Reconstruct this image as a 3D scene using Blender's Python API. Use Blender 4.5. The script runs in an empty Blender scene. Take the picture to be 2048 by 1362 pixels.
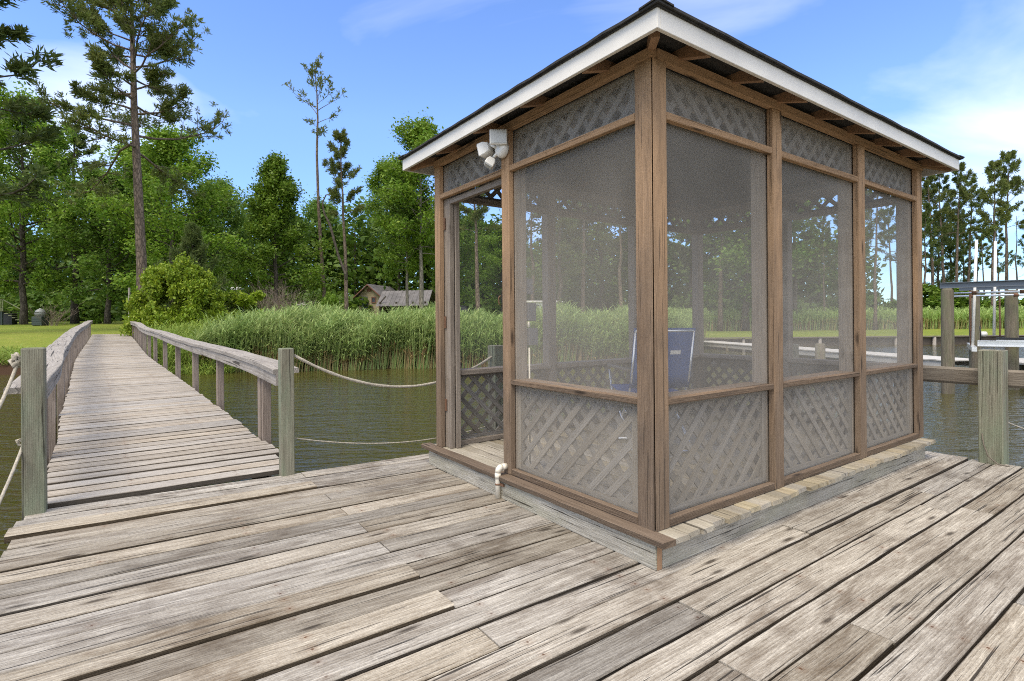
import bpy, math, random
import numpy as np
from mathutils import Vector, Matrix

SC = bpy.context.scene
COL = SC.collection
# ------------------------------------------------------------------ camera
H = 1.1
FPX, CXP, CYP, ROLL = 1072.0, 1024.0, 642.0, 0.0079     # measured on the 2048 px wide photograph
cam = bpy.data.cameras.new('camera'); camo = bpy.data.objects.new('camera', cam); COL.objects.link(camo)
cam.sensor_width = 36.0; cam.lens = 36.0*FPX/2048; cam.shift_y = (CYP-681)/2048
cam.clip_end = 3000; cam.clip_start = 0.05
camo.location = (0, 0, H); camo.rotation_euler = (math.radians(90), ROLL, 0)
SC.camera = camo
SC.render.filter_size = 1.05
SC.cycles.filter_width = 1.05
SC.cycles.use_denoising = False
SC.cycles.max_bounces = 10; SC.cycles.diffuse_bounces = 4; SC.cycles.glossy_bounces = 3; SC.cycles.transparent_max_bounces = 16
SC.cycles.sample_clamp_indirect = 4.0
# ------------------------------------------------------------------ light
SUN_EL, SUN_AZ = math.radians(60), math.radians(212)     # azimuth from +Y towards +X: behind the camera, a bit left
SC.view_settings.view_transform = 'Standard'; SC.view_settings.look = 'None'
SC.view_settings.exposure = 1.1; SC.view_settings.gamma = 1.0
sl = bpy.data.lights.new('sun', 'SUN'); sl.energy = 1.5; sl.angle = math.radians(28); sl.color = (1.0, 0.90, 0.74)
so = bpy.data.objects.new('sun', sl); COL.objects.link(so)
sd = Vector((math.sin(SUN_AZ)*math.cos(SUN_EL), math.cos(SUN_AZ)*math.cos(SUN_EL), math.sin(SUN_EL)))
so.rotation_euler = sd.to_track_quat('Z', 'Y').to_euler(); so.location = (0, 0, 30)

def ray(x, y):
    dx, dy = x-CXP, y-CYP
    return Vector(((dx-ROLL*dy)/FPX, 1.0, -(dy+ROLL*dx)/FPX))
def at_z(x, y, z):
    d = ray(x, y); return Vector((0, 0, H)) + d*((z-H)/d.z)
def at_depth(x, y, Y):
    return Vector((0, 0, H)) + ray(x, y)*Y

class NT:
    """small node helper"""
    def __init__(s, nt): s.nt = nt; s.L = nt.links
    def n(s, t, **k):
        o = s.nt.nodes.new(t)
        for a, b in k.items(): setattr(o, a, b)
        return o
    def set(s, sock, v):
        if hasattr(v, 'is_output') or isinstance(v, bpy.types.NodeSocket): s.L.new(v, sock)
        elif isinstance(v, (tuple, list)) and len(v) == 3 and sock.type == 'RGBA': sock.default_value = (*v, 1)
        else: sock.default_value = v
    def math(s, op, a, b=0.0, c=0.0, clamp=False):
        o = s.n('ShaderNodeMath', operation=op, use_clamp=clamp)
        s.set(o.inputs[0], a); s.set(o.inputs[1], b); s.set(o.inputs[2], c); return o.outputs[0]
    def vmul(s, v, sc, add=(0, 0, 0)):
        o = s.n('ShaderNodeMapping'); s.set(o.inputs['Vector'], v); o.inputs['Scale'].default_value = sc
        s.set(o.inputs['Location'], add); return o.outputs[0]
    def noise(s, v, scale=1, detail=3, rough=.5, dist=0.0, dim='3D'):
        o = s.n('ShaderNodeTexNoise', noise_dimensions=dim); s.set(o.inputs['Vector'], v)
        o.inputs['Scale'].default_value = scale; o.inputs['Detail'].default_value = detail
        o.inputs['Roughness'].default_value = rough; o.inputs['Distortion'].default_value = dist
        return o.outputs['Fac']
    def ramp(s, v, a, b, lo=0.0, hi=1.0):
        o = s.n('ShaderNodeMapRange'); s.set(o.inputs[0], v)
        for i, q in enumerate((a, b, lo, hi)): s.set(o.inputs[i+1], q)
        return o.outputs[0]
    def mix(s, f, a, b, blend='MIX'):
        o = s.n('ShaderNodeMix', data_type='RGBA', blend_type=blend)
        s.set(o.inputs[0], f); s.set(o.inputs[6], a); s.set(o.inputs[7], b); return o.outputs[2]
    def vdot(s, a, b):
        o = s.n('ShaderNodeVectorMath', operation='DOT_PRODUCT'); s.set(o.inputs[0], a); s.set(o.inputs[1], b); return o.outputs['Value']

def build_world():
    w = bpy.data.worlds.new('World'); SC.world = w; w.use_nodes = True
    t = NT(w.node_tree); w.node_tree.nodes.clear()
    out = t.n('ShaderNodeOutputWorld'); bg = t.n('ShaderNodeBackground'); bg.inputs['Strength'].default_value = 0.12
    sky = t.n('ShaderNodeTexSky', sky_type='NISHITA'); sky.sun_disc = False
    sky.sun_elevation = SUN_EL; sky.sun_rotation = SUN_AZ; sky.air_density = 1.0; sky.dust_density = 0.0; sky.ozone_density = 2.0
    hs = t.n('ShaderNodeHueSaturation'); hs.inputs['Saturation'].default_value = 1.16; hs.inputs['Hue'].default_value = .512; hs.inputs['Value'].default_value = 1.2
    t.L.new(sky.outputs[0], hs.inputs['Color'])
    tc = t.n('ShaderNodeTexCoord'); d = tc.outputs['Generated']
    sp = t.n('ShaderNodeSeparateXYZ'); t.L.new(d, sp.inputs[0])
    zz = t.math('ADD', t.math('MAXIMUM', sp.outputs[2], 0.0), 0.22)
    cb = t.n('ShaderNodeCombineXYZ')
    t.L.new(t.math('DIVIDE', sp.outputs[0], zz), cb.inputs[0]); t.L.new(t.math('DIVIDE', sp.outputs[1], zz), cb.inputs[1])
    wisp = t.noise(t.vmul(cb.outputs[0], (1.0, 1.7, 1), (3.1, 0.4, 0)), 1.0, 7, .52, .5)
    big = t.noise(cb.outputs[0], 0.55, 4, .5, .2)
    def lobe(px, py, lo, hi):
        v = ray(px, py).normalized(); return t.ramp(t.vdot(d, tuple(v)), lo, hi)
    m = t.math('MULTIPLY', lobe(2150, 90, .95, .999), .22)
    m = t.math('ADD', m, t.math('MULTIPLY', lobe(90, 205, .982, .999), .15))
    m = t.math('ADD', m, t.math('MULTIPLY', lobe(430, 225, .975, .999), .07))
    m = t.math('ADD', m, t.math('MULTIPLY', lobe(1400, 60, .975, .999), .06))
    m = t.math('ADD', m, t.math('MULTIPLY', t.ramp(sp.outputs[2], .30, .0), .0))      # thin white low down
    m = t.math('ADD', m, t.math('MULTIPLY', t.ramp(sp.outputs[1], .25, -.5), .42))      # unseen white cloud added behind the camera to whiten the blue light
    m = t.math('ADD', m, t.math('MULTIPLY', t.ramp(sp.outputs[2], .56, .80), .42))     # and overhead, also out of view and added for whiter light
    f = t.math('ADD', t.math('MULTIPLY', wisp, .75), t.math('MULTIPLY', big, .25))
    f = t.ramp(t.math('ADD', f, m), .56, 1.06)
    f = t.math('MULTIPLY', f, .9, clamp=True)
    low = t.mix(t.ramp(sp.outputs[2], .0, .34), (.36, .50, .70), (1, 1, 1))
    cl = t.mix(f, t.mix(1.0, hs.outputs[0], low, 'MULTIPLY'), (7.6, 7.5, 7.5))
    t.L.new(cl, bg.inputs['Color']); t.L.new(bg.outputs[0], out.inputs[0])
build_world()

# ------------------------------------------------------------------ helpers: mesh builder, linking, tagging
rng = random.Random(7)
class MB:
    def __init__(s): s.v = []; s.f = []; s.uv = []; s.mi = []; s.sm = []
    def add(s, verts, faces, uvs=None, mi=0, smooth=False):
        b = len(s.v); s.v += [tuple(q) for q in verts]
        for i, f in enumerate(faces):
            s.f.append([b+k for k in f]); s.mi.append(mi); s.sm.append(smooth)
            s.uv.append(uvs[i] if uvs else [(0, 0)]*len(f))
    def box(s, o, a, b, c, mi=0):
        """corner o, edge vectors a, b, c; grain runs along the longest"""
        o, a, b, c = Vector(o), Vector(a), Vector(b), Vector(c)
        if a.cross(b).dot(c) < 0: a, b = b, a
        vs = [o, o+a, o+a+b, o+b, o+c, o+a+c, o+a+b+c, o+b+c]
        fs = [(0, 3, 2, 1), (4, 5, 6, 7), (0, 1, 5, 4), (1, 2, 6, 5), (2, 3, 7, 6), (3, 0, 4, 7)]
        ax = [a, b, c]; L = max(range(3), key=lambda i: ax[i].length); oth = [i for i in range(3) if i != L]
        du, dv = rng.random()*20, rng.randint(0, 40)
        def uv(i, f):
            q = [(1 if i in (1, 2, 5, 6) else 0), (1 if i in (2, 3, 6, 7) else 0), (1 if i > 3 else 0)]
            l = q[L]*ax[L].length; k = [q[j]*ax[j].length for j in oth]
            return l, k[0], k[1]
        uvs = []
        for f in fs:
            q = [uv(i, f) for i in f]
            lens = [max(x[j] for x in q)-min(x[j] for x in q) for j in range(3)]
            if lens[0] < 1e-6: uvs.append([(du+.02*x[1], dv+x[2]) for x in q])
            elif lens[1] < 1e-6: uvs.append([(du+x[0], dv+x[2]+.2) for x in q])
            else: uvs.append([(du+x[0], dv+x[1]) for x in q])
        s.add(vs, fs, uvs, mi)
    def bx(s, x0, x1, y0, y1, z0, z1, mi=0):
        s.box((x0, y0, z0), (x1-x0, 0, 0), (0, y1-y0, 0), (0, 0, z1-z0), mi)
    def plank(s, pts, side, w, t, jit=.002, ch=.004, ustart=None, mi=0, r=rng):
        """board swept along pts (top centre line); side = unit vector across; chamfered, slightly uneven"""
        up = Vector((0, 0, 1)); side = Vector(side); n = len(pts)
        prof = [(-w/2, -t), (-w/2, -ch), (-w/2+ch, 0), (w/2-ch, 0), (w/2, -ch), (w/2, -t)]
        uu = r.randint(0, 30)*.61 if ustart is None else ustart + .61*r.randint(0, 30)
        dv = r.randint(0, 60)
        vs = []; us = []; l = 0
        for i, p in enumerate(pts):
            p = Vector(p)
            if i: l += (p-Vector(pts[i-1])).length
            us.append(uu+l)
            jl, jr, jz, tw = r.gauss(0, jit), r.gauss(0, jit), r.gauss(0, jit*.7), r.gauss(0, jit*.5)
            for k, (a, b) in enumerate(prof):
                vs.append(p + side*(a+(jl if a < 0 else jr)) + up*(b+jz+(tw if a < 0 else -tw)))
        vv = [dv-.03, dv, dv+ch, dv+w-ch, dv+w, dv+w+.03]
        fs = []; uvs = []
        for i in range(n-1):
            for k in range(6):
                k2 = (k+1) % 6
                fs.append((i*6+k, i*6+k2, (i+1)*6+k2, (i+1)*6+k))
                v1, v2 = (vv[k], vv[k2]) if k < 5 else (vv[5], vv[5]+w)
                uvs.append([(us[i], v1), (us[i], v2), (us[i+1], v2), (us[i+1], v1)])
        fs.append(tuple(range(5, -1, -1))); uvs.append([(us[0]+.1*prof[k][1], vv[k]) for k in range(5, -1, -1)])
        fs.append(tuple((n-1)*6+k for k in range(6))); uvs.append([(us[-1]+.1*prof[k][1], vv[k]) for k in range(6)])
        # orientation: make outward
        a, b = Vector(pts[0]), Vector(pts[-1])
        if side.cross(b-a).z > 0: pass
        else:
            fs = [tuple(reversed(f)) for f in fs]; uvs = [list(reversed(u)) for u in uvs]
        s.add(vs, fs, uvs, mi)
    def tube(s, pts, rad, sides=8, cap=True, mi=0, smooth=True, flat=1.0):
        pts = [Vector(p) for p in pts]; n = len(pts)
        if not hasattr(rad, '__len__'): rad = [rad]*n
        vs = []; uv = []; l = 0; ref = None; du, dv = rng.random()*10, rng.randint(0, 30)
        for i, p in enumerate(pts):
            d = (pts[min(i+1, n-1)]-pts[max(i-1, 0)])
            d = d.normalized() if d.length > 1e-9 else Vector((0, 0, 1))
            if ref is None: ref = Vector((1, 0, 0)) if abs(d.x) < .8 else Vector((0, 1, 0))
            u = (ref - d*ref.dot(d)).normalized(); w = d.cross(u); ref = u
            if i: l += (p-pts[i-1]).length
            for k in range(sides):
                a = 2*math.pi*k/sides; vs.append(p + (u*math.cos(a) + w*math.sin(a)*flat)*rad[i])
            uv.append(l)
        fs = []; uvs = []
        for i in range(n-1):
            for k in range(sides):
                k2 = (k+1) % sides
                fs.append((i*sides+k, i*sides+k2, (i+1)*sides+k2, (i+1)*sides+k))
                c0, c1 = k/sides*6.28*rad[i], (k+1)/sides*6.28*rad[i]
                uvs.append([(du+uv[i], dv+c0), (du+uv[i], dv+c1), (du+uv[i+1], dv+c1), (du+uv[i+1], dv+c0)])
        if cap:
            fs.append(tuple(range(sides-1, -1, -1))); fs.append(tuple((n-1)*sides+k for k in range(sides)))
            for e in (0, n-1):
                r0 = rad[e]; q = [(du+.3*r0*math.cos(6.28*k/sides), dv+r0*math.sin(6.28*k/sides)) for k in range(sides)]
                uvs.append(q[::-1] if e == 0 else q)
        s.add(vs, fs, uvs, mi, smooth)
    def lathe(s, prof, c=(0, 0, 0), sides=20, mi=0):
        c = Vector(c); n = len(prof); vs = []; fs = []
        for r, z in prof:
            for k in range(sides):
                a = 2*math.pi*k/sides; vs.append(c+Vector((r*math.cos(a), r*math.sin(a), z)))
        for i in range(n-1):
            for k in range(sides):
                k2 = (k+1) % sides; fs.append((i*sides+k, i*sides+k2, (i+1)*sides+k2, (i+1)*sides+k))
        fs.append(tuple(range(sides-1, -1, -1))); fs.append(tuple((n-1)*sides+k for k in range(sides)))
        s.add(vs, fs, None, mi, True)
    def prism(s, poly, z0, z1, mi=0):
        n = len(poly); du, dv = rng.random()*20, rng.randint(0, 40); per = [0]
        for i in range(n): per.append(per[-1]+math.dist(poly[i], poly[(i+1) % n]))
        vs = [(x, y, z0) for x, y in poly]+[(x, y, z1) for x, y in poly]
        fs = [tuple(range(n-1, -1, -1)), tuple(range(n, 2*n))]; uvs = [[(du+poly[i][0]*.1, dv+poly[i][1]) for i in f] for f in (range(n-1, -1, -1), range(n))]
        for i in range(n):
            j = (i+1) % n; fs.append((i, j, j+n, i+n)); uvs.append([(du, dv+per[i]), (du, dv+per[i+1]), (du+z1-z0, dv+per[i+1]), (du+z1-z0, dv+per[i])])
        s.add(vs, fs, uvs, mi)
    def build(s, name, mats, parent=None, bevel=0.0):
        me = bpy.data.meshes.new(name); me.from_pydata(s.v, [], s.f)
        ul = me.uv_layers.new(name='UVMap')
        flat = [c for f in s.uv for q in f for c in q]
        ul.data.foreach_set('uv', flat)
        me.polygons.foreach_set('material_index', s.mi); me.polygons.foreach_set('use_smooth', s.sm)
        return link(me, name, mats, parent, bevel)
def link(me, name, mats, parent=None, bevel=0.0):
    for m in (mats if isinstance(mats, (list, tuple)) else [mats]): me.materials.append(m)
    me.update()
    o = bpy.data.objects.new(name, me); COL.objects.link(o)
    if parent: o.parent = parent
    if bevel:
        b = o.modifiers.new('bevel', 'BEVEL'); b.width = bevel; b.segments = 1; b.limit_method = 'ANGLE'
    return o
def np_mesh(name, V, F, mats, parent=None, mi=None):
    """V (n,3), F (m,k) numpy arrays -> object"""
    me = bpy.data.meshes.new(name); k = F.shape[1]
    me.vertices.add(len(V)); me.vertices.foreach_set('co', np.ascontiguousarray(V, dtype=np.float32).ravel())
    me.loops.add(F.size); me.loops.foreach_set('vertex_index', F.astype(np.int32).ravel())
    me.polygons.add(len(F)); me.polygons.foreach_set('loop_start', np.arange(0, F.size, k, dtype=np.int32))
    me.polygons.foreach_set('loop_total', np.full(len(F), k, dtype=np.int32))
    if mi is not None: me.polygons.foreach_set('material_index', mi.astype(np.int32))
    me.update(calc_edges=True)
    return link(me, name, mats, parent)
def thing(name, label, cat, loc=(0, 0, 0), rotz=0.0, group=None):
    o = bpy.data.objects.new(name, None); COL.objects.link(o); o.empty_display_size = .2
    o.location = loc; o.rotation_euler = (0, 0, rotz)
    return tag(o, label, cat, group)
def tag(o, label, cat, group=None):
    o['label'] = label; o['category'] = cat
    if group: o['group'] = group
    return o
def copy_tree(o, parent=None):
    c = o.copy(); COL.objects.link(c)
    if parent: c.parent = parent
    for ch in list(o.children): copy_tree(ch, c)
    return c

# ------------------------------------------------------------------ materials
def mat(name):
    m = bpy.data.materials.new(name); m.use_nodes = True; t = NT(m.node_tree); m.node_tree.nodes.clear()
    out = t.n('ShaderNodeOutputMaterial'); p = t.n('ShaderNodeBsdfPrincipled'); t.L.new(p.outputs[0], out.inputs[0])
    return m, t, p, out
def plain(name, col, rough=.6, metal=0.0, var=.12, scale=8, bump=0.0):
    m, t, p, out = mat(name)
    tc = t.n('ShaderNodeTexCoord'); n = t.noise(tc.outputs['Object'], scale, 5, .6)
    k = t.ramp(n, .3, .7, 1-var, 1+var)
    c = t.n('ShaderNodeVectorMath', operation='SCALE'); c.inputs[0].default_value = col; t.L.new(k, c.inputs['Scale'])
    t.L.new(c.outputs[0], p.inputs['Base Color']); p.inputs['Metallic'].default_value = metal
    t.L.new(t.ramp(n, .2, .8, rough-.08, rough+.08), p.inputs['Roughness'])
    if bump:
        b = t.n('ShaderNodeBump'); b.inputs['Strength'].default_value = bump; b.inputs['Distance'].default_value = .01
        t.L.new(n, b.inputs['Height']); t.L.new(b.outputs[0], p.inputs['Normal'])
    return m
def wood(name, light, dark, stain, stain_amt=.5, crack=.6, figure=.35, knot=.6, nails=False, moss=None, moss_amt=0.0,
         warm=None, warm_z=None, rough=.85, bump=.5, tone=.16, fs=16.0, patch=0.0):
    """weathered timber; UV in metres, u along the grain"""
    m, t, p, out = mat(name)
    uvn = t.n('ShaderNodeUVMap'); uvn.uv_map = 'UVMap'; uv = uvn.outputs[0]
    geo = t.n('ShaderNodeNewGeometry'); isl = geo.outputs['Random Per Island']
    fine = t.noise(t.vmul(uv, (9, 160, 1)), 1, 5, .7, dim='2D')
    mid = t.noise(t.vmul(uv, (2.4, 34, 1)), 1, 5, .65, .5, dim='2D')
    # cathedral figure: bands across the board, bent by low noise
    wv = t.n('ShaderNodeTexWave', wave_type='BANDS', bands_direction='Y', wave_profile='SAW')
    t.L.new(t.vmul(uv, (.55, fs, 1)), wv.inputs['Vector']); wv.inputs['Scale'].default_value = 1.5
    wv.inputs['Distortion'].default_value = 7.0; wv.inputs['Detail'].default_value = 2.0; wv.inputs['Detail Scale'].default_value = .55
    sp_ = t.noise(t.vmul(uv, (70, 150, 1)), 1, 2, .6, dim='2D')
    g = t.math('ADD', t.math('ADD', t.math('MULTIPLY', fine, .40), t.math('MULTIPLY', mid, .42)), t.math('MULTIPLY', sp_, .18))
    g = t.ramp(g, .37, .60)
    g = t.math('ADD', t.math('MULTIPLY', g, 1-figure), t.math('MULTIPLY', wv.outputs['Fac'], figure), clamp=True)
    c = t.mix(g, dark, light)
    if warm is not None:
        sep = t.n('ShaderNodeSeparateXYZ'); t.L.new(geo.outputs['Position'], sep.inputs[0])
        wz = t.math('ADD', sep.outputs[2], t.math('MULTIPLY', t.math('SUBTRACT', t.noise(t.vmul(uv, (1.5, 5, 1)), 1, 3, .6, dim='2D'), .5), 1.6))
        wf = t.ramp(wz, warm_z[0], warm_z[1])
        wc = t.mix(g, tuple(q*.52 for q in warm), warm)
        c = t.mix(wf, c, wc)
    st = t.noise(t.vmul(uv, (1.5, 7, 1), (5, 3, 0)), 1, 7, .72, .4, dim='2D')
    c = t.mix(t.math('MULTIPLY', t.ramp(st, .5, .76), stain_amt), c, stain)
    if patch:
        pn = t.noise(t.vmul(geo.outputs['Position'], (1, 1, 1), (3.3, 1.2, 0)), 1.5, 6, .66, .5)
        c = t.mix(t.math('MULTIPLY', t.ramp(pn, .52, .72), patch), c, tuple(q*.8 for q in stain))
    if moss is not None:
        ms = t.noise(t.vmul(uv, (1.8, 6, 1), (1, 9, 0)), 1, 5, .6, dim='2D')
        c = t.mix(t.math('MULTIPLY', t.ramp(ms, .42, .68), moss_amt), c, moss)
    h = g
    if knot:
        vo = t.n('ShaderNodeTexVoronoi', voronoi_dimensions='2D'); t.L.new(t.vmul(uv, (1.5, 6.5, 1)), vo.inputs['Vector']); vo.inputs['Scale'].default_value = 1
        kd = t.math('ADD', vo.outputs['Distance'], t.math('MULTIPLY', mid, .05))
        ks = t.n('ShaderNodeSeparateColor'); t.L.new(vo.outputs['Color'], ks.inputs[0]); kd = t.math('ADD', kd, t.ramp(ks.outputs[0], .5, .62, 1, 0))
        c = t.mix(t.math('MULTIPLY', t.ramp(kd, .13, .075), knot*.8), c, tuple(q*.45 for q in stain))
        c = t.mix(t.math('MULTIPLY', t.ramp(kd, .075, .06), knot*.6), c, tuple(q*.15 for q in stain))
    if crack:
        cr = t.noise(t.vmul(uv, (1.1, 75, 1), (2, 0, 0)), 1, 3, .55, .5, dim='2D')
        cf = t.math('MULTIPLY', t.ramp(cr, .655, .70), crack)
        c = t.mix(cf, c, (.025, .02, .015)); h = t.math('SUBTRACT', h, t.math('MULTIPLY', cf, 1.6))
    if nails:
        s2 = t.n('ShaderNodeSeparateXYZ'); t.L.new(uv, s2.inputs[0])
        du = t.math('PINGPONG', s2.outputs[0], .305); v = t.math('FRACT', s2.outputs[1])
        dv = t.math('ABSOLUTE', t.math('SUBTRACT', t.math('ABSOLUTE', t.math('SUBTRACT', v, .071)), .043))
        r = t.math('SQRT', t.math('ADD', t.math('MULTIPLY', du, du), t.math('MULTIPLY', dv, dv)))
        r = t.math('ADD', r, t.math('MULTIPLY', t.math('SUBTRACT', fine, .5), .006))
        vis = t.ramp(t.noise(t.vmul(uv, (1.7, 3.1, 1)), 1, 1, .5, dim='2D'), .42, .6, 0, .85)
        c = t.mix(t.math('MULTIPLY', t.ramp(r, .0062, .0035), vis), c, (.06, .028, .016))
        c = t.mix(t.math('MULTIPLY', t.ramp(r, .03, .006, 0, .25), vis), c, (.16, .07, .03))
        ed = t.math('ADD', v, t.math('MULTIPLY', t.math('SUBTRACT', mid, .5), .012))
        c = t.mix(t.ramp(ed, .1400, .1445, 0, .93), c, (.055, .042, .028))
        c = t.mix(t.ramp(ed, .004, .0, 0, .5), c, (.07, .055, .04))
    k = t.n('ShaderNodeVectorMath', operation='SCALE'); t.L.new(c, k.inputs[0])
    t.L.new(t.ramp(isl, 0, 1, 1-tone, 1+tone), k.inputs['Scale'])
    hs = t.n('ShaderNodeHueSaturation'); t.L.new(k.outputs[0], hs.inputs['Color'])
    t.L.new(t.ramp(t.math('FRACT', t.math('MULTIPLY', isl, 17.3)), 0, 1, .75, 1.3), hs.inputs['Saturation'])
    t.L.new(hs.outputs[0], p.inputs['Base Color'])
    p.inputs['Roughness'].default_value = rough; p.inputs['Specular IOR Level'].default_value = .25
    b = t.n('ShaderNodeBump'); b.inputs['Strength'].default_value = bump; b.inputs['Distance'].default_value = .004
    t.L.new(h, b.inputs['Height']); t.L.new(b.outputs[0], p.inputs['Normal'])
    return m
def foliage(name, c1, c2, c3, trans=.25, rough=.55):
    m, t, p, out = mat(name)
    geo = t.n('ShaderNodeNewGeometry'); r = geo.outputs['Random Per Island']
    tc = t.n('ShaderNodeTexCoord'); oi = t.n('ShaderNodeObjectInfo')
    n = t.noise(tc.outputs['Object'], .55, 2, .5)
    c = t.mix(r, c1, c2); c = t.mix(t.ramp(n, .4, .68), c, c3)
    hs = t.n('ShaderNodeHueSaturation'); t.L.new(c, hs.inputs['Color'])
    t.L.new(t.ramp(oi.outputs['Random'], 0, 1, .82, 1.18), hs.inputs['Value'])
    t.L.new(t.ramp(t.math('FRACT', t.math('MULTIPLY', r, 7.7)), 0, 1, .485, .515), hs.inputs['Hue'])
    t.L.new(hs.outputs[0], p.inputs['Base Color']); p.inputs['Roughness'].default_value = rough
    p.inputs['Specular IOR Level'].default_value = .3
    tr = t.n('ShaderNodeBsdfTranslucent'); t.L.new(hs.outputs[0], tr.inputs['Color'])
    mx = t.n('ShaderNodeMixShader'); mx.inputs[0].default_value = trans
    t.L.new(p.outputs[0], mx.inputs[1]); t.L.new(tr.outputs[0], mx.inputs[2]); t.L.new(mx.outputs[0], out.inputs[0])
    return m
def bark(name, c1, c2, sc=6.0):
    m, t, p, out = mat(name)
    tc = t.n('ShaderNodeTexCoord')
    n = t.noise(t.vmul(tc.outputs['Object'], (sc, sc, sc*.28)), 1, 6, .65, .3)
    vo = t.n('ShaderNodeTexVoronoi', feature='DISTANCE_TO_EDGE'); t.L.new(t.vmul(tc.outputs['Object'], (sc, sc, sc*.35)), vo.inputs['Vector']); vo.inputs['Scale'].default_value = 1.2
    g = t.math('MULTIPLY', t.ramp(vo.outputs['Distance'], .0, .16), t.ramp(n, .3, .65))
    t.L.new(t.mix(g, c1, c2), p.inputs['Base Color']); p.inputs['Roughness'].default_value = .9; p.inputs['Specular IOR Level'].default_value = .15
    b = t.n('ShaderNodeBump'); b.inputs['Strength'].default_value = .7; b.inputs['Distance'].default_value = .03
    t.L.new(g, b.inputs['Height']); t.L.new(b.outputs[0], p.inputs['Normal'])
    return m
M = {}
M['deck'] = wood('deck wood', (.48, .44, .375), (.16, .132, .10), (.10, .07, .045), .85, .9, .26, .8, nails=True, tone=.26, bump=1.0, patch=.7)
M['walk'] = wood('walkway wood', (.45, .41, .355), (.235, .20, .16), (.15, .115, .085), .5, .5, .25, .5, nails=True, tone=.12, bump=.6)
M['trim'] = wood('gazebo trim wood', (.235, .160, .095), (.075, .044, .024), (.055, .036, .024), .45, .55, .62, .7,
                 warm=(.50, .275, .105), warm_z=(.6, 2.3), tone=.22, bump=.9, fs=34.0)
M['inner'] = wood('gazebo inner wood', (.30, .245, .185), (.13, .10, .075), (.06, .045, .034), .4, .4, .4, .4, tone=.15, fs=26.0)
M['lattice'] = wood('lattice wood', (.25, .23, .20), (.125, .11, .09), (.09, .07, .055), .4, .3, .3, .2, tone=.18)
M['skirt'] = wood('skirt wood', (.47, .44, .37), (.24, .215, .17), (.09, .08, .05), .6, .9, .35, .3, moss=(.26, .25, .14), moss_amt=.4, tone=.06, bump=.9)
M['floor'] = wood('floor wood', (.44, .39, .30), (.24, .20, .145), (.12, .095, .06), .6, .7, .25, .4, moss=(.30, .27, .15), moss_amt=.2, tone=.2)
M['pile'] = wood('treated post wood', (.29, .28, .195), (.115, .10, .065), (.085, .065, .04), .55, .8, .55, .5, moss=(.17, .22, .13), moss_amt=.65, tone=.08, bump=1.0, fs=24.0)
M['darkpile'] = wood('round pile wood', (.20, .165, .105), (.09, .07, .045), (.06, .045, .03), .6, .6, .2, .1, moss=(.13, .14, .06), moss_amt=.6, tone=.1)
M['beam'] = wood('dock beam wood', (.25, .21, .155), (.12, .095, .07), (.07, .05, .038), .5, .5, .3, .6, tone=.05)
M['rail'] = wood('handrail wood', (.43, .385, .33), (.19, .16, .125), (.10, .075, .055), .5, .85, .5, .4, tone=.1, bump=1.0, fs=22.0)
M['rpost'] = wood('rail post wood', (.30, .235, .185), (.13, .095, .07), (.085, .06, .045), .4, .5, .45, .4, tone=.2)
M['soffit'] = plain('roof underside', (.32, .19, .105), .9, var=.35, scale=5)
M['fascia'] = plain('white painted fascia', (.72, .685, .61), .55, var=.10, scale=3, bump=.15)
M['shingle'] = plain('dark shingle', (.030, .028, .025), .95, var=.5, scale=30, bump=.5)
M['white'] = plain('white plastic', (.74, .72, .66), .35, var=.04)
M['pvc'] = plain('old pvc', (.72, .67, .56), .4, var=.08)
M['lens'] = plain('lamp glass', (.55, .56, .53), .15, var=.05)
M['grey'] = plain('grey enclosure', (.13, .13, .135), .6)
M['alu'] = plain('aluminium', (.78, .78, .77), .3, .7, .06)
M['blue'] = plain('blue fabric', (.022, .085, .27), .85, var=.15, scale=40)
M['rope'] = plain('old rope', (.40, .36, .29), .95, var=.3, scale=60, bump=.8)
M['steel'] = plain('galvanised beam', (.13, .15, .17), .45, .4, .15)
M['rust'] = plain('rusty metal', (.16, .085, .05), .8, .2, .35, 20)
M['dockwhite'] = plain('pale dock boards', (.44, .42, .38), .8, var=.12, scale=3)
M['tan'] = plain('tan siding', (.30, .245, .16), .8, var=.15, scale=3)
M['tin'] = plain('rusted tin roof', (.135, .125, .12), .6, .2, .4, 1.2)
M['redtrim'] = plain('red brown trim', (.16, .07, .05), .8)
M['bluedoor'] = plain('blue grey door', (.075, .10, .115), .6)
M['darkglass'] = plain('dark glass', (.02, .022, .025), .12)
M['black'] = plain('black paint', (.012, .012, .013), .3)
M['palewall'] = plain('pale wall', (.50, .50, .47), .7)
M['greenbox'] = plain('dark green cabinet', (.03, .045, .035), .6)
M['eggs'] = plain('grey ceramic', (.20, .21, .20), .5)
M['bulk'] = plain('bulkhead timber', (.10, .08, .06), .9, var=.35, scale=3)
M['stairgreen'] = plain('green stained wood', (.30, .30, .17), .85, var=.2)
M['bark_pine'] = bark('pine bark', (.075, .058, .045), (.27, .205, .155))
M['bark_dark'] = bark('dark bark', (.045, .038, .03), (.15, .125, .10))
M['bark_pale'] = bark('pale bark', (.13, .115, .095), (.36, .32, .26))
M['leaf'] = foliage('broad leaves', (.105, .20, .024), (.23, .335, .04), (.16, .265, .022), .35)
M['leaf_dark'] = foliage('dark leaves', (.075, .15, .022), (.17, .26, .038), (.12, .21, .028), .4)
M['leaf_yellow'] = foliage('yellow green leaves', (.15, .24, .02), (.32, .41, .03), (.24, .34, .022), .35)
M['needle'] = foliage('pine needles', (.095, .125, .032), (.19, .21, .052), (.13, .17, .04), .35)
M['needle_dark'] = foliage('dark pine needles', (.08, .12, .032), (.16, .195, .048), (.11, .155, .038), .35)
M['reed'] = foliage('reed leaves', (.22, .33, .085), (.46, .54, .20), (.30, .42, .12), .35)
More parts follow.
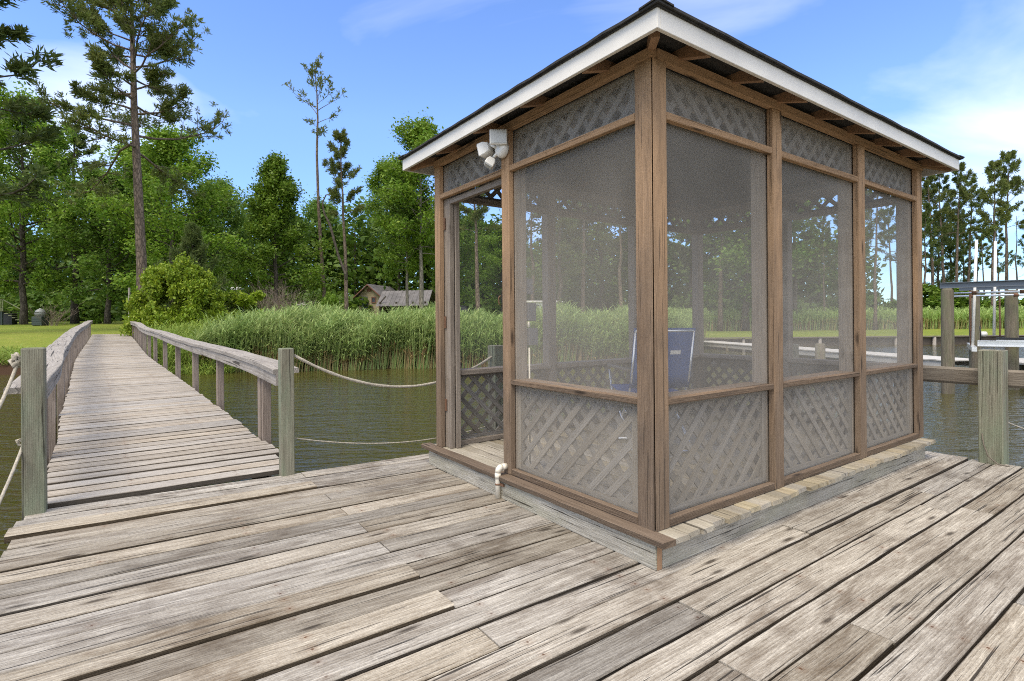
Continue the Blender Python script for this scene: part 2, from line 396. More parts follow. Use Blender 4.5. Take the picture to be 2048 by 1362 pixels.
M['reed_low'] = foliage('dry reed stalks', (.27, .20, .08), (.48, .32, .15), (.24, .24, .08), .2)
M['grass_tall'] = foliage('bank grass', (.16, .25, .035), (.29, .37, .07), (.22, .30, .05), .35)
M['twig'] = plain('bare twigs', (.22, .17, .13), .95, var=.2, scale=3)
def screen_mat(name, f0, f1, sx, sy):
    m, t, p, out = mat(name)
    uvn = t.n('ShaderNodeUVMap'); uvn.uv_map = 'UVMap'
    n = t.noise(t.vmul(uvn.outputs[0], (sx, sy, 1)), 1, 4, .55, .6, dim='2D')
    tr = t.n('ShaderNodeBsdfTransparent')
    p.inputs['Base Color'].default_value = (.59, .54, .46, 1); p.inputs['Roughness'].default_value = .6
    p.inputs['Specular IOR Level'].default_value = .2
    tl = t.n('ShaderNodeBsdfTranslucent'); tl.inputs['Color'].default_value = (.59, .54, .46, 1)
    m2 = t.n('ShaderNodeMixShader'); m2.inputs[0].default_value = .3; t.L.new(p.outputs[0], m2.inputs[1]); t.L.new(tl.outputs[0], m2.inputs[2])
    mx = t.n('ShaderNodeMixShader'); t.L.new(t.ramp(n, .3, .7, f0, f1), mx.inputs[0])
    t.L.new(tr.outputs[0], mx.inputs[1]); t.L.new(m2.outputs[0], mx.inputs[2]); t.L.new(mx.outputs[0], out.inputs[0])
    return m
M['screen'] = screen_mat('insect screen', .24, .31, 2.0, 1.2)
M['screen_wavy'] = screen_mat('slack insect screen', .24, .36, 1.0, 6.0)
M['screen_back'] = screen_mat('far insect screen', .09, .13, 2.0, 1.2)
def ground_mat():
    m, t, p, out = mat('lawn')
    tc = t.n('ShaderNodeTexCoord'); o = tc.outputs['Object']
    a = t.noise(o, .25, 4, .6); b = t.noise(o, 3.0, 6, .7); f = t.noise(o, 40, 4, .7)
    c = t.mix(t.ramp(a, .35, .65), (.15, .205, .03), (.225, .25, .048))
    c = t.mix(t.ramp(b, .5, .75, 0, .6), c, (.36, .31, .09))
    c = t.mix(t.ramp(f, .35, .7, 0, .4), c, (.12, .18, .022))
    sp = t.n('ShaderNodeSeparateXYZ'); t.L.new(o, sp.inputs[0])
    z = t.math('ADD', sp.outputs[2], t.math('MULTIPLY', t.math('SUBTRACT', b, .5), .35))
    c = t.mix(t.ramp(z, -.12, -.32), c, (.055, .032, .019))
    t.L.new(c, p.inputs['Base Color']); p.inputs['Roughness'].default_value = .95; p.inputs['Specular IOR Level'].default_value = .1
    bm = t.n('ShaderNodeBump'); bm.inputs['Strength'].default_value = .6; bm.inputs['Distance'].default_value = .08
    t.L.new(f, bm.inputs['Height']); t.L.new(bm.outputs[0], p.inputs['Normal'])
    return m
M['lawn'] = ground_mat()
def water_mat():
    m, t, p, out = mat('water')
    tc = t.n('ShaderNodeTexCoord'); o = tc.outputs['Object']
    w1 = t.noise(t.vmul(o, (1.1, 3.6, 1)), 1, 3, .5, .9)
    w2 = t.noise(t.vmul(o, (5, 14, 1), (4, 2, 0)), 1, 3, .55, .6)
    hgt = t.math('ADD', t.math('MULTIPLY', w1, .7), t.math('MULTIPLY', w2, .3))
    p.inputs['Base Color'].default_value = (.056, .050, .012, 1); p.inputs['Roughness'].default_value = .05
    p.inputs['IOR'].default_value = 1.33; p.inputs['Specular IOR Level'].default_value = .5
    b = t.n('ShaderNodeBump'); b.inputs['Strength'].default_value = .75; b.inputs['Distance'].default_value = .09
    t.L.new(hgt, b.inputs['Height']); t.L.new(b.outputs[0], p.inputs['Normal'])
    return m
M['water'] = water_mat()

# ------------------------------------------------------------------ ground and water
WZ = -0.6
SX = [-600, -30, -17, -9.5, -3, 2, 5, 8, 10, 11.5, 600]; SY = [16, 17.5, 18.3, 18.8, 19.8, 19.5, 20.5, 25, 30, 33.6, 40]
def shore(x): return np.interp(x, SX, SY)
def sstep(a, b, x): q = np.clip((np.asarray(x, float)-a)/(b-a), 0, 1); return q*q*(3-2*q)
def terrain(x, y):
    d = np.asarray(y, float)-shore(x)
    lawn = np.interp(d, [-60, -3, -.5, 0, .5, 1.5, 7, 26, 60, 500], [-3, -1.8, -.95, -.62, -.28, -.1, .60, 1.1, 1.75, 3])
    marsh = np.interp(d, [-60, -3, -.5, 0, .5, 2, 9, 30, 60, 500], [-3, -1.8, -.95, -.62, -.38, -.2, -.1, .95, 1.4, 3])
    right = np.interp(d, [-60, -1, 0, .02, 30, 60, 500], [-3, -2.2, -2.2, -.14, .1, .4, 3])
    w1 = sstep(-12.5, -9.5, x); w2 = sstep(10.4, 11.2, x)
    z = lawn*(1-w1)+marsh*w1
    return z*(1-w2)+right*w2
def tz(x, y): return float(terrain(x, y))
def build_ground():
    xs = np.concatenate([[-900, -400, -200, -120, -80], np.arange(-60, 60, .8), [60, 80, 120, 200, 400, 900]])
    ys = np.concatenate([[-900, -300, -100, -40, -10, 0, 8], np.arange(12, 48, .4), np.arange(48, 110, 3), [120, 150, 200, 400, 900]])
    X, Y = np.meshgrid(xs, ys); Z = terrain(X, Y)
    rr = np.random.default_rng(3); near = (Y > 15) & (Y < 60)
    Z = Z + np.where(near, rr.normal(0, .025, Z.shape), 0)
    V = np.stack([X.ravel(), Y.ravel(), Z.ravel()], 1); nx, ny = len(xs), len(ys)
    i = (np.arange(ny-1)[:, None]*nx+np.arange(nx-1)[None, :]).ravel()
    F = np.stack([i, i+1, i+nx+1, i+nx], 1)
    g = np_mesh('ground', V, F, M['lawn']); g['kind'] = 'structure'
    w = np_mesh('water', np.array([[-900, -900, WZ], [900, -900, WZ], [900, 60, WZ], [-900, 60, WZ]], float), np.array([[0, 1, 2, 3]]), M['water'])
    w['kind'] = 'structure'
build_ground()

# ------------------------------------------------------------------ gazebo
GA = math.radians(35.45)
GO = at_z(1312.9, 1142.5, 0)
EX = Vector((math.cos(GA), math.sin(GA), 0)); EY = Vector((-math.sin(GA), math.cos(GA), 0))
def gl(x, y, z=0.0): return GO + EX*x + EY*y + Vector((0, 0, z))
def lattice(x0, x1, z0, z1, first=1, pitch=.127, w=.035, th=.007):
    """crossed slats in a local panel (u right, v up, w depth); returns list of polygons per layer"""
    out = []
    for layer, sgn in ((0, first), (1, -first)):
        c = -(z1-z0)-.2
        while c < (x1-x0)+(z1-z0)+.2:
            # strip around line u = x0 + c + sgn*(v-z0): clip to rectangle
            hw = w/2*math.sqrt(2)
            poly = [(x0+c-hw + (0 if sgn > 0 else (z1-z0)), z0), (x0+c+hw + (0 if sgn > 0 else (z1-z0)), z0),
                    (x0+c+hw + ((z1-z0) if sgn > 0 else 0), z1), (x0+c-hw + ((z1-z0) if sgn > 0 else 0), z1)]
            for axis_val, keep in ((x0, 1), (x1, -1)):
                q = []
                for i in range(len(poly)):
                    a, b = poly[i], poly[(i+1) % len(poly)]
                    ia, ib = (a[0]-axis_val)*keep >= 0, (b[0]-axis_val)*keep >= 0
                    if ia: q.append(a)
                    if ia != ib:
                        f = (axis_val-a[0])/(b[0]-a[0]); q.append((axis_val, a[1]+f*(b[1]-a[1])))
                poly = q
                if not poly: break
            if len(poly) >= 3: out.append((layer, sgn, poly))
            c += pitch
    return out
def lattice_panel(parent, axis, at, inward, a0, a1, z0, z1, first, frame=.038):
    """axis 'x': panel lies along local x at y=at; inward=+1/-1 is the direction into the gazebo"""
    mb = MB(); th = .008
    for layer, sgn, poly in lattice(a0+frame, a1-frame, z0+frame*.6, z1-frame*.6, first):
        d0 = at + inward*(.012+layer*th); d1 = d0+inward*th*.98
        P = lambda u, d, v: (u, d, v) if axis == 'x' else (d, u, v)
        n = len(poly); vs = [P(u, d0, v) for u, v in poly]+[P(u, d1, v) for u, v in poly]
        fs = [tuple(range(n)), tuple(range(2*n-1, n-1, -1))]+[(i, i+n, (i+1) % n+n, (i+1) % n) for i in range(n)]
        du, dv = rng.random()*20, rng.randint(0, 30)
        def uvof(i):
            u, v = poly[i % n]; return (du+(u*1+v*sgn)*.707, dv+(u-v*sgn)*.707 % 1)
        uvs = [[uvof(i) for i in f] for f in fs]
        mb.add(vs, fs, uvs)
    lo, hi = sorted((at+inward*.004, at+inward*.036))
    def bar(u0, u1, v0, v1):
        if axis == 'x': mb.bx(u0, u1, lo, hi, v0, v1)
        else: mb.bx(lo, hi, u0, u1, v0, v1)
    bar(a0, a0+frame, z0, z1); bar(a1-frame, a1, z0, z1)
    bar(a0+frame+.001, a1-frame-.001, z0, z0+frame*.6); bar(a0+frame+.001, a1-frame-.001, z1-frame*.6, z1)
    return mb.build('lattice_panel', M['lattice'], parent)
def screen_sheet(parent, axis, at, a0, a1, z0, z1, m, amp=.004, seed=0):
    nu, nv = 18, 30; mb = MB(); r = random.Random(seed); ph = [r.random()*6.28 for _ in range(6)]
    vs = []; fs = []; uvs = []
    for j in range(nv+1):
        for i in range(nu+1):
            u, v = i/nu, j/nv
            d = amp*math.sin(math.pi*u)*(math.sin(9*v*3+ph[0]+2*math.sin(3*u+ph[1]))*.5+math.sin(23*v+4*u+ph[2])*.35+math.sin(5*u+ph[3]+3*v)*.5)
            a = a0+(a1-a0)*u; z = z0+(z1-z0)*v
            vs.append((a, at+d, z) if axis == 'x' else (at+d, a, z))
    for j in range(nv):
        for i in range(nu):
            k = j*(nu+1)+i; f = (k, k+1, k+nu+2, k+nu+1); fs.append(f)
            uvs.append([(vs[q][0]+vs[q][1]+seed*3.3, vs[q][2]) for q in f])
    mb.add(vs, fs, uvs, 0, True)
    return mb.build('screen_panel', m, parent)

def build_gazebo():
    g = thing('screened_gazebo', 'brown screened wooden gazebo with lattice panels and white roof edge standing on the plank deck', 'gazebo', GO, GA)
    def B(name, m, *boxes, bevel=.003):
        mb = MB()
        for b in boxes: mb.bx(*b)
        return mb.build(name, m, g, bevel)
    FZ = .141; HB, HT = 2.285, 2.335; XE, YE = 3.32, 2.165
    # platform
    B('skirt_board', M['skirt'], (0, .038, 0.002, 2.195, 0.0, .116))
    B('skirt_board', M['skirt'], (.042, 3.205, 0.0, .038, 0.0, .115))
    B('skirt_board', M['skirt'], (0.042, 3.205, 2.157, 2.195, 0.0, .115)); B('skirt_board', M['skirt'], (3.167, 3.205, .042, 2.153, 0, .114))
    B('skirt_end_grain', M['soffit'], (.006, .036, -.002, .0, .001, .112), bevel=0)
    # floor planks run along local y; their ends show ragged along the long side
    mb = MB(); x = .068; r = random.Random(5)
    while x < 3.24:
        w = .093
        y0 = -.045+r.gauss(0, .007); y1 = 2.24+r.gauss(0, .006)
        n = 12; pts = [(x+w/2, y0+(y1-y0)*i/n, .141+r.gauss(0, .001)) for i in range(n+1)]
        mb.plank(pts, (1, 0, 0), w, .025, .0022, .004, r=r)
        x += w+.006+abs(r.gauss(0, .002))
    mb.build('floor_boards', M['floor'], g)
    mb = MB(); mb.plank([(.022, -.055+2.34*i/14, .144) for i in range(15)], (1, 0, 0), .083, .028, .0015, .004); mb.build('edge_board', M['trim'], g)
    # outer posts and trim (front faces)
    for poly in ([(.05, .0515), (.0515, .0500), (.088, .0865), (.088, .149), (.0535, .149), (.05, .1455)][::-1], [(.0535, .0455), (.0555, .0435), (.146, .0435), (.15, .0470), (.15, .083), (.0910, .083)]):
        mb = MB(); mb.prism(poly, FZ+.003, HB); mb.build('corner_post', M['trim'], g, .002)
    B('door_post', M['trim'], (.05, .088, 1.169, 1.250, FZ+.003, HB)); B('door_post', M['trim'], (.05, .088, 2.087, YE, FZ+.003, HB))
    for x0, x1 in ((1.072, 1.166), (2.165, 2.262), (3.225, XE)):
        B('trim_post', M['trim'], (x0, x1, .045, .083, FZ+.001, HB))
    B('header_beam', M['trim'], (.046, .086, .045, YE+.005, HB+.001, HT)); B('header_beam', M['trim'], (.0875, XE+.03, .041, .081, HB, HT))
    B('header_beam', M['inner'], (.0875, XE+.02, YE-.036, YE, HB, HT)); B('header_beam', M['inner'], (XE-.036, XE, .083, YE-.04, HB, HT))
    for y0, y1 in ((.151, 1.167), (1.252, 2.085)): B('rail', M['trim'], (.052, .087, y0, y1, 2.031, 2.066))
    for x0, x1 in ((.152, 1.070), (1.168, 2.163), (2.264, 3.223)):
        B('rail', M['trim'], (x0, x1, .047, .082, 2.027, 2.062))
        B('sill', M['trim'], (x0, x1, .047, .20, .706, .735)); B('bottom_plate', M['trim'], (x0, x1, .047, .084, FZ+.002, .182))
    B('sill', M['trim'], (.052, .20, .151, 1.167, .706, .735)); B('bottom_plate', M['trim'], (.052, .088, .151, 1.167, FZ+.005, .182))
    # inner square posts
    ip = [(.094, .094), (.094, 1.165), (.094, 2.035), (1.072, .094), (2.165, .094), (3.19, .094), (1.072, 2.035), (2.165, 2.035), (3.19, 2.035), (3.19, 1.06)]
    for x0, y0 in ip: B('inner_post', M['inner'], (x0, x0+.088, y0, y0+.088, FZ+.001, HB-.006), bevel=.004)
    B('inner_beam', M['inner'], (.184, .22, .19, 2.03, 2.20, HB-.008)); B('inner_beam', M['inner'], (.24, 3.18, .184, .22, 2.20, HB-.008))
    B('inner_beam', M['inner'], (.19, 3.18, 2.045, 2.12, 2.20, HB-.008)); B('inner_beam', M['inner'], (3.2, 3.27, .19, 2.03, 2.20, HB-.008))
    # doorway: jamb and inner head
    B('door_jamb', M['inner'], (.09, .128, 2.002, 2.033, FZ+.002, 2.026)); B('door_jamb', M['inner'], (.13, .168, 1.985, 2.0, FZ+.002, 2.0))
    B('door_jamb', M['trim'], (.089, .12, 1.253, 1.268, FZ+.002, 2.026))
    B('door_head', M['inner'], (.092, .13, 1.27, 2.0, 1.985, 2.024))
    for z in (.42, 1.05, 1.80): B('hinge', M['rust'], (.084, .0895, 2.062, 2.084, z, z+.09), bevel=0)
    mb = MB(); mb.tube([(.044, 1.262, 1.20), (.036, 1.268, 1.215), (.036, 1.268, 1.25), (.046, 1.262, 1.262)], .004, 6); mb.build('door_hook', M['rust'], g)
    # rear walls: rails and sills
    for x0, x1 in ((.184, 1.07), (1.162, 2.163), (2.255, 3.188)):
        B('rail', M['inner'], (x0, x1, 2.045, 2.083, 2.027, 2.075)); B('sill', M['inner'], (x0, x1, 2.0, 2.13, .69, .728))
        B('bottom_plate', M['inner'], (x0, x1, 2.05, 2.086, FZ+.002, .18))
    for y0, y1 in ((.184, 1.058), (1.15, 2.033)):
        B('rail', M['inner'], (3.2, 3.238, y0, y1, 2.027, 2.075)); B('sill', M['inner'], (3.16, 3.29, y0, y1, .69, .728))
        B('bottom_plate', M['inner'], (3.2, 3.236, y0, y1, FZ+.002, .18))
    # lattice
    lp = lattice_panel
    lp(g, 'y', .094, 1, .184, 1.163, .184, .704, -1); lp(g, 'y', .094, 1, .184, 1.163, 2.068, 2.283, -1); lp(g, 'y', .094, 1, 1.256, 2.03, 2.068, 2.283, 1)
    for (x0, x1), f in zip(((.184, 1.070), (1.162, 2.163), (2.255, 3.188)), (1, -1, -1)):
        lp(g, 'x', .094, 1, x0, x1, .184, .704, f); lp(g, 'x', .094, 1, x0, x1, 2.064, 2.283, -f if f > 0 else 1)
        lp(g, 'x', 2.12, -1, x0, x1, .182, .688, 1); lp(g, 'x', 2.12, -1, x0, x1, 2.077, 2.26, 1)
    for y0, y1 in ((.184, 1.058), (1.15, 2.033)):
        lp(g, 'y', 3.275, -1, y0, y1, .182, .688, 1); lp(g, 'y', 3.275, -1, y0, y1, 2.077, 2.26, 1)
    # screens
    screen_sheet(g, 'y', .0905, .151, 1.167, .18, HB, M['screen'], .0012, 1)
    screen_sheet(g, 'y', .0905, 1.252, 2.085, 2.067, HB, M['screen'], .001, 2)
    for i, (x0, x1) in enumerate(((.152, 1.070), (1.168, 2.163), (2.264, 3.223))):
        screen_sheet(g, 'x', .0875, x0, x1, .18, HB, M['screen'] if i == 0 else M['screen_wavy'], .0018, 3+i)
    for i, (x0, x1) in enumerate(((.184, 1.07), (1.162, 2.163), (2.255, 3.188))):
        screen_sheet(g, 'x', 2.135, x0, x1, .18, HB-.01, M['screen_back'], .001, 8+i)
    for i, (y0, y1) in enumerate(((.184, 1.058), (1.15, 2.033))):
        screen_sheet(g, 'y', 3.285, y0, y1, .18, HB-.01, M['screen_back'], .001, 12+i)
    # roof: low hip, fascia boards, shingles proud of the edge
    x0, x1, y0, y1 = -.125, 3.57, -.13, 2.36; ZF0, ZF1 = 2.283, 2.368
    def fascia(a, b, c, d): B('fascia_board', M['fascia'], (a, b, c, d, ZF0, ZF1), bevel=.002)
    fascia(x0, x0+.02, y0, y1); fascia(x0+.0205, x1, y0+.0005, y0+.02); fascia(x1-.02, x1, y0+.0205, y1); fascia(x0+.0205, x1-.0205, y1-.02, y1-.0005)
    pitch = math.tan(math.radians(17)); half = (y1-y0)/2; zr = ZF1+half*pitch
    def hip(ov, dz, name, m, thick, wav=0.0):
        a0, a1, b0, b1 = x0-ov, x1+ov, y0-ov, y1+ov; zb = ZF1+dz-ov*pitch; r = random.Random(11)
        hh = (b1-b0)/2; top = zb+hh*pitch; ym = (b0+b1)/2; rx0, rx1 = a0+hh, a1-hh
        mb = MB(); n = 24
        def strip(pA, pB, tA, tB):
            top_ = []; eave = []; low = []
            for i in range(n+1):
                f = i/n; e = Vector(pA).lerp(Vector(pB), f); e = e+Vector((0, 0, r.uniform(-wav, wav) if 0 < i < n else 0)); eave.append(e)
                top_.append(Vector(tA).lerp(Vector(tB), f)); low.append(e-Vector((0, 0, thick)))
            vs = eave+top_+low; m_ = n+1
            fs = [(i, i+1, m_+i+1, m_+i) for i in range(n)]+[(2*m_+i, 2*m_+i+1, i+1, i) for i in range(n)]
            mb.add(vs, fs)
        c = [(a0, b0, zb), (a1, b0, zb), (a1, b1, zb), (a0, b1, zb)]; R0, R1 = (rx0, ym, top), (rx1, ym, top)
        strip(c[0], c[1], R0, R1); strip(c[1], c[2], R1, R1); strip(c[2], c[3], R1, R0); strip(c[3], c[0], R0, R0)
        mb.add([Vector(q)-Vector((0, 0, thick)) for q in c], [(0, 3, 2, 1)])
        return mb.build(name, m, g)
    hip(.022, .022, 'roof', M['shingle'], .012, .003)
    hip(.010, .0085, 'shingle_starter', M['shingle'], .0075, .0015)
    for (cx, cy, sx, sy) in ((x0-.022, y0-.022, 1, 1), (x1+.022, y0-.022, -1, 1), (x0-.022, y1+.022, 1, -1), (x1+.022, y1+.022, -1, -1)):
        mb = MB(); zb = ZF1+.022-.022*pitch
        for k in range(8):
            f = k*.16; z = zb+f*pitch
            e = .10
            p = Vector((cx+sx*(f-.006), cy+sy*(f-.006), z+.006)); q = Vector((cx+sx*(f+.19), cy+sy*(f+.19), z+.19*pitch+.002))
            l = Vector((sx*e, 0, -.004)); m_ = Vector((0, sy*e, -.004))
            vs = [p, p+l, q+l, q, q+m_, p+m_]; vs += [v-Vector((0, 0, .007)) for v in vs]
            fs = [(0, 1, 2, 3), (0, 3, 4, 5), (6, 9, 8, 7), (6, 11, 10, 9)]+[(i, (i+1) % 6, (i+1) % 6+6, i+6) for i in (0, 1, 2, 3, 4, 5)]
            mb.add(vs, fs)
        mb.build('hip_cap', M['shingle'], g)
    # underside boarding and rafter tails
    mb = MB(); e = .022
    c = [(x0+e, y0+e, ZF1-.012), (x1-e, y0+e, ZF1-.012), (x1-e, y1-e, ZF1-.012), (x0+e, y1-e, ZF1-.012)]; hh = (y1-y0)/2-e
    R0 = (x0+e+hh, (y0+y1)/2, ZF1-.012+hh*pitch); R1 = (x1-e-hh, (y0+y1)/2, R0[2])
    mb.add(c+[R0, R1], [(0, 4, 5, 1), (1, 5, 2), (2, 5, 4, 3), (3, 4, 0)]); mb.build('soffit', M['soffit'], g)
    def rafter(p, q):
        p, q = Vector(p), Vector(q); d = q-p; s = Vector((-d.y, d.x, 0)).normalized()*.036
        mb = MB(); mb.box(p-s/2-Vector((0, 0, .085)), d, s, (0, 0, .08)); mb.build('rafter', M['soffit'], g)
    for x in np.arange(.25, 3.4, .44):
        run = min(1.22, x-x0, x1-x)
        for ya, sgn in ((y0+.0225, 1), (y1-.0225, -1)):
            rafter((x, ya, ZF1-.005), (x, ya+sgn*run*.97, ZF1-.005+run*.97*pitch))
    for y in np.arange(.32, 2.1, .5):
        run = min(1.22, y-y0, y1-y)
        for xa, sgn in ((x0+.0225, 1), (x1-.0225, -1)):
            rafter((xa, y, ZF1-.005), (xa+sgn*run*.97, y, ZF1-.005+run*.97*pitch))
    for cx, cy, sx, sy in ((x0, y0, 1, 1), (x1, y0, -1, 1), (x0, y1, 1, -1), (x1, y1, -1, -1)):
        rafter((cx+sx*.05, cy+sy*.05, ZF1-.004), (cx+sx*1.22, cy+sy*1.22, ZF1-.004+1.17*pitch))
    # electrical: enclosures inside the door post, thin white conduit, pvc elbow outside
    B('outlet_box', M['grey'], (.183, .235, 1.17, 1.24, 1.27, 1.37)); B('outlet_box', M['grey'], (.183, .245, 1.15, 1.24, 1.10, 1.215)); B('outlet_box', M['grey'], (.183, .25, 1.14, 1.24, .945, 1.055))
    mb = MB(); mb.tube([(.192, 1.158, .93), (.192, 1.158, .15)], .006, 6); mb.tube([(.19, 1.16, 1.095), (.19, 1.16, 1.06)], .008, 6); mb.build('conduit', M['pvc'], g)
    pp = [(-.017, 1.215, .004), (-.017, 1.215, .155), (-.014, 1.215, .172), (-.004, 1.215, .185), (.012, 1.215, .190), (.049, 1.215, .190)]
    mb = MB(); mb.tube(pp, .0165, 14); mb.tube([(-.017, 1.215, .125), (-.017, 1.215, .158)], .0195, 14)
    mb.tube([(.012, 1.215, .19), (.046, 1.215, .19)], .0195, 14); mb.tube([(-.0165, 1.215, .160), (-.012, 1.215, .178), (.0, 1.215, .1895), (.014, 1.215, .19)], .0195, 14)
    pipe = mb.build('drain_pipe', M['pvc'], g)
    mb = MB(); mb.tube([(-.017, 1.215, .085), (-.017, 1.215, .095)], .0185, 14); mb.bx(-.012, -.002, 1.165, 1.2, .082, .098); c = mb.build('pipe_clamp', M['rust'], g); c.parent = pipe
    return g
gaz = build_gazebo()

def build_floodlight():
    f = thing('flood_light', 'white twin head motion flood light fixed above the gazebo doorway', 'flood light', gl(.042, 1.205, 2.172), GA)
    mb = MB(); 
    prof = [(.052, 0), (.055, .006), (.055, .02), (.046, .038), (.03, .046), (.001, .048)]
    mbv = MB(); mbv.lathe(prof, sides=24); mbv.v = [(-z, x, y) for x, y, z in mbv.v]; mbv.build('base', M['white'], f, 0)
    # upper right flood head, a rectangular hood
    def head(c, d, w, h, l, name, glass=True):
        d = Vector(d).normalized(); s = d.cross(Vector((0, 0, 1))).normalized(); u = s.cross(d); c = Vector(c); vs = []
        for k, sc in ((0, .62), (.45, .95), (1, 1.0)):
            for a, b in ((-1, -1), (1, -1), (1, 1), (-1, 1)): vs.append(c+d*l*k+s*a*w/2*sc+u*b*h/2*sc)
        fs = [(0, 1, 2, 3)]+[(k*4+i, k*4+i+4, k*4+(i+1) % 4+4, k*4+(i+1) % 4) for k in (0, 1) for i in range(4)]+[(8, 11, 10, 9)]
        mb = MB(); mb.add(vs, fs); o = mb.build(name, M['white'], f, .004)
        if glass:
            m2 = MB(); e = c+d*l*1.005; q = [e+s*a*w*.43+u*b*h*.41 for a, b in ((-1, -1), (1, -1), (1, 1), (-1, 1))]
            m2.add(q+[v+d*.003 for v in q], [(4, 7, 6, 5), (0, 4, 5, 1), (1, 5, 6, 2), (2, 6, 7, 3), (3, 7, 4, 0)]); m2.build('lamp_lens', M['lens'], o)
        return o
    head((-.045, -.005, .058), (-.55, -.80, -.08), .108, .09, .05, 'lamp_head')
    head((-.05, .075, .028), (-.35, .9, -.25), .085, .085, .075, 'lamp_head')
    head((-.05, .055, -.05), (-.45, .25, -.86), .075, .06, .055, 'motion_sensor')
    mb = MB(); mb.tube([(-.04, 0, .02), (-.06, -.012, .068)], .011, 8); mb.tube([(-.04, .02, .01), (-.055, .085, .045)], .010, 8); mb.tube([(-.035, .02, -.02), (-.045, .05, -.045)], .010, 8)
    mb.build('swivel_arm', M['white'], f)
build_floodlight()

def build_chair():
    c = thing('folding_chair', 'blue fabric folding chair with metal tube frame standing inside the gazebo', 'chair', gl(1.32, 1.12, .142), GA-.50)
    w = .215   # half width along local x ; chair faces +y
    def T(name, *paths, r=.008):
        mb = MB()
        for p in paths: mb.tube(p, r, 8)
        return mb.build(name, M['alu'], c)
    for s in (-1, 1):
        T('side_frame', [(s*w, -.24, .88), (s*w, -.16, .55), (s*w, -.08, .38), (s*w, .14, .16), (s*w, .24, .03), (s*w, .28, .013)],
          [(s*w*1.02, .36, .56), (s*w*1.02, .30, .40), (s*w*1.02, .02, .20), (s*w*1.02, -.16, .05), (s*w*1.02, -.2, .013)])
        mb = MB(); mb.bx(s*w*1.02-.022, s*w*1.02+.022, -.14, .36, .585, .605); mb.build('armrest', M['beam'], c, .006)
    for yy, zz_ in ((.28, .013), (-.2, .013), (.03, .27), (-.24, .88)): T('cross_bar', [(-w, yy, zz_), (w, yy, zz_)], r=.011)
    def sheet(name, rows, th=.004):
        mb = MB(); vs = []; n = 9
        for (y, z, sag) in rows:
            for i in range(n+1):
                u = i/n*2-1; vs.append((u*w*1.05, y - sag*(1-u*u)*.6, z - sag*(1-u*u)))
        m_ = n+1; fs = [(j*m_+i, j*m_+i+1, (j+1)*m_+i+1, (j+1)*m_+i) for j in range(len(rows)-1) for i in range(n)]
        mb.add(vs, fs, None, 0, True); o = mb.build(name, M['blue'], c); s = o.modifiers.new('thick', 'SOLIDIFY'); s.thickness = th; return o
    b = sheet('back_fabric', [(-.245, .90, .0), (-.235, .86, .004), (-.2, .72, .012), (-.165, .58, .015), (-.13, .47, .012)])
    sheet('seat_fabric', [(-.11, .42, .02), (0, .415, .03), (.15, .42, .03), (.28, .44, .015), (.31, .445, .0)])
    mb = MB(); mb.box((.03, -.262, .715), (.075, 0, 0), (0, -.002, .0), (0, -.007, .028)); mb.build('care_tag', M['white'], b)
build_chair()

# ------------------------------------------------------------------ main deck
def build_deck():
    d = thing('plank_deck', 'weathered grey dock deck of wide planks under the gazebo', 'deck', GO, GA)
    r = random.Random(21); mb = MB()
    XL, XR = -2.38, 3.47; PIT = .1545; W = .1425
    pivot = -.86
    joints = {17: [.95], 18: [-.13, 2.2], 19: [1.9], 20: [-.33, 2.05], 21: [.24], 22: [-1.3, 2.6], 23: [.9], 24: [-.2], 25: [1.4], 26: [-.9]}
    raised = {2: .012, 12: .012, 14: .012, 18: 0.0}
    for k in range(0, 40):
        yt = 2.575-k*PIT; yc = yt-W/2-.004
        ang = math.radians(-3.9*max(0, yc)/2.57 + (-.25 if yc > 0 else 0))
        cuts = [XL+r.gauss(0, .012)] + ([pivot+r.gauss(0, .004)] if (k % 2 == 0 and k < 17) else []) + joints.get(k, []) + [XR+r.gauss(0, .015)]
        if k < 17 and k % 2: cuts = [cuts[0], .4, cuts[-1]]
        for a, b in zip(cuts[:-1], cuts[1:]):
            a2, b2 = a+.003, b-.003; n = max(2, int((b2-a2)/.22)); dz = r.gauss(0, .0022)
            if k in raised and b < -.5: dz += raised[k]
            sh = r.gauss(0, .0018); tilt = r.gauss(0, .0015)
            pts = [(x, yc+sh+math.tan(ang)*(x-pivot)+tilt*(x-a2), dz+.0015*math.sin(x*2.1+k)) for x in np.linspace(a2, b2, n+1)]
            mb.plank(pts, (0, 1, 0), W*(1+r.gauss(0, .008)), .038, .0011, .005, ustart=a2+2.6, r=r)
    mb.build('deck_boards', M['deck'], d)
    mb = MB()
    for x in np.arange(-2.3, 3.45, .61): mb.bx(x, x+.04, -3.5, 2.36, -.24, -.042)
    mb.build('joists', M['beam'], d)
    mb = MB(); mb.bx(XL+.03, XR-.04, 2.365, 2.405, -.26, -.043); mb.build('edge_beam', M['beam'], d)
    mb = MB(); mb.bx(XL+.02, XL+.06, -3.5, 2.36, -.26, -.043); mb.build('edge_beam', M['beam'], d)
    mb = MB(); mb.bx(XR-.05, XR-.01, -3.5, 2.36, -.26, -.043); mb.build('edge_beam', M['beam'], d)
    for x in (-2.1, .5, 3.1):
        for y in (-2.5, -.6, 1.6):
            mb = MB(); mb.tube([(x+.1, y, -2.2), (x+.1, y, -.27)], .11, 12); mb.build('support_pile', M['darkpile'], d)
build_deck()

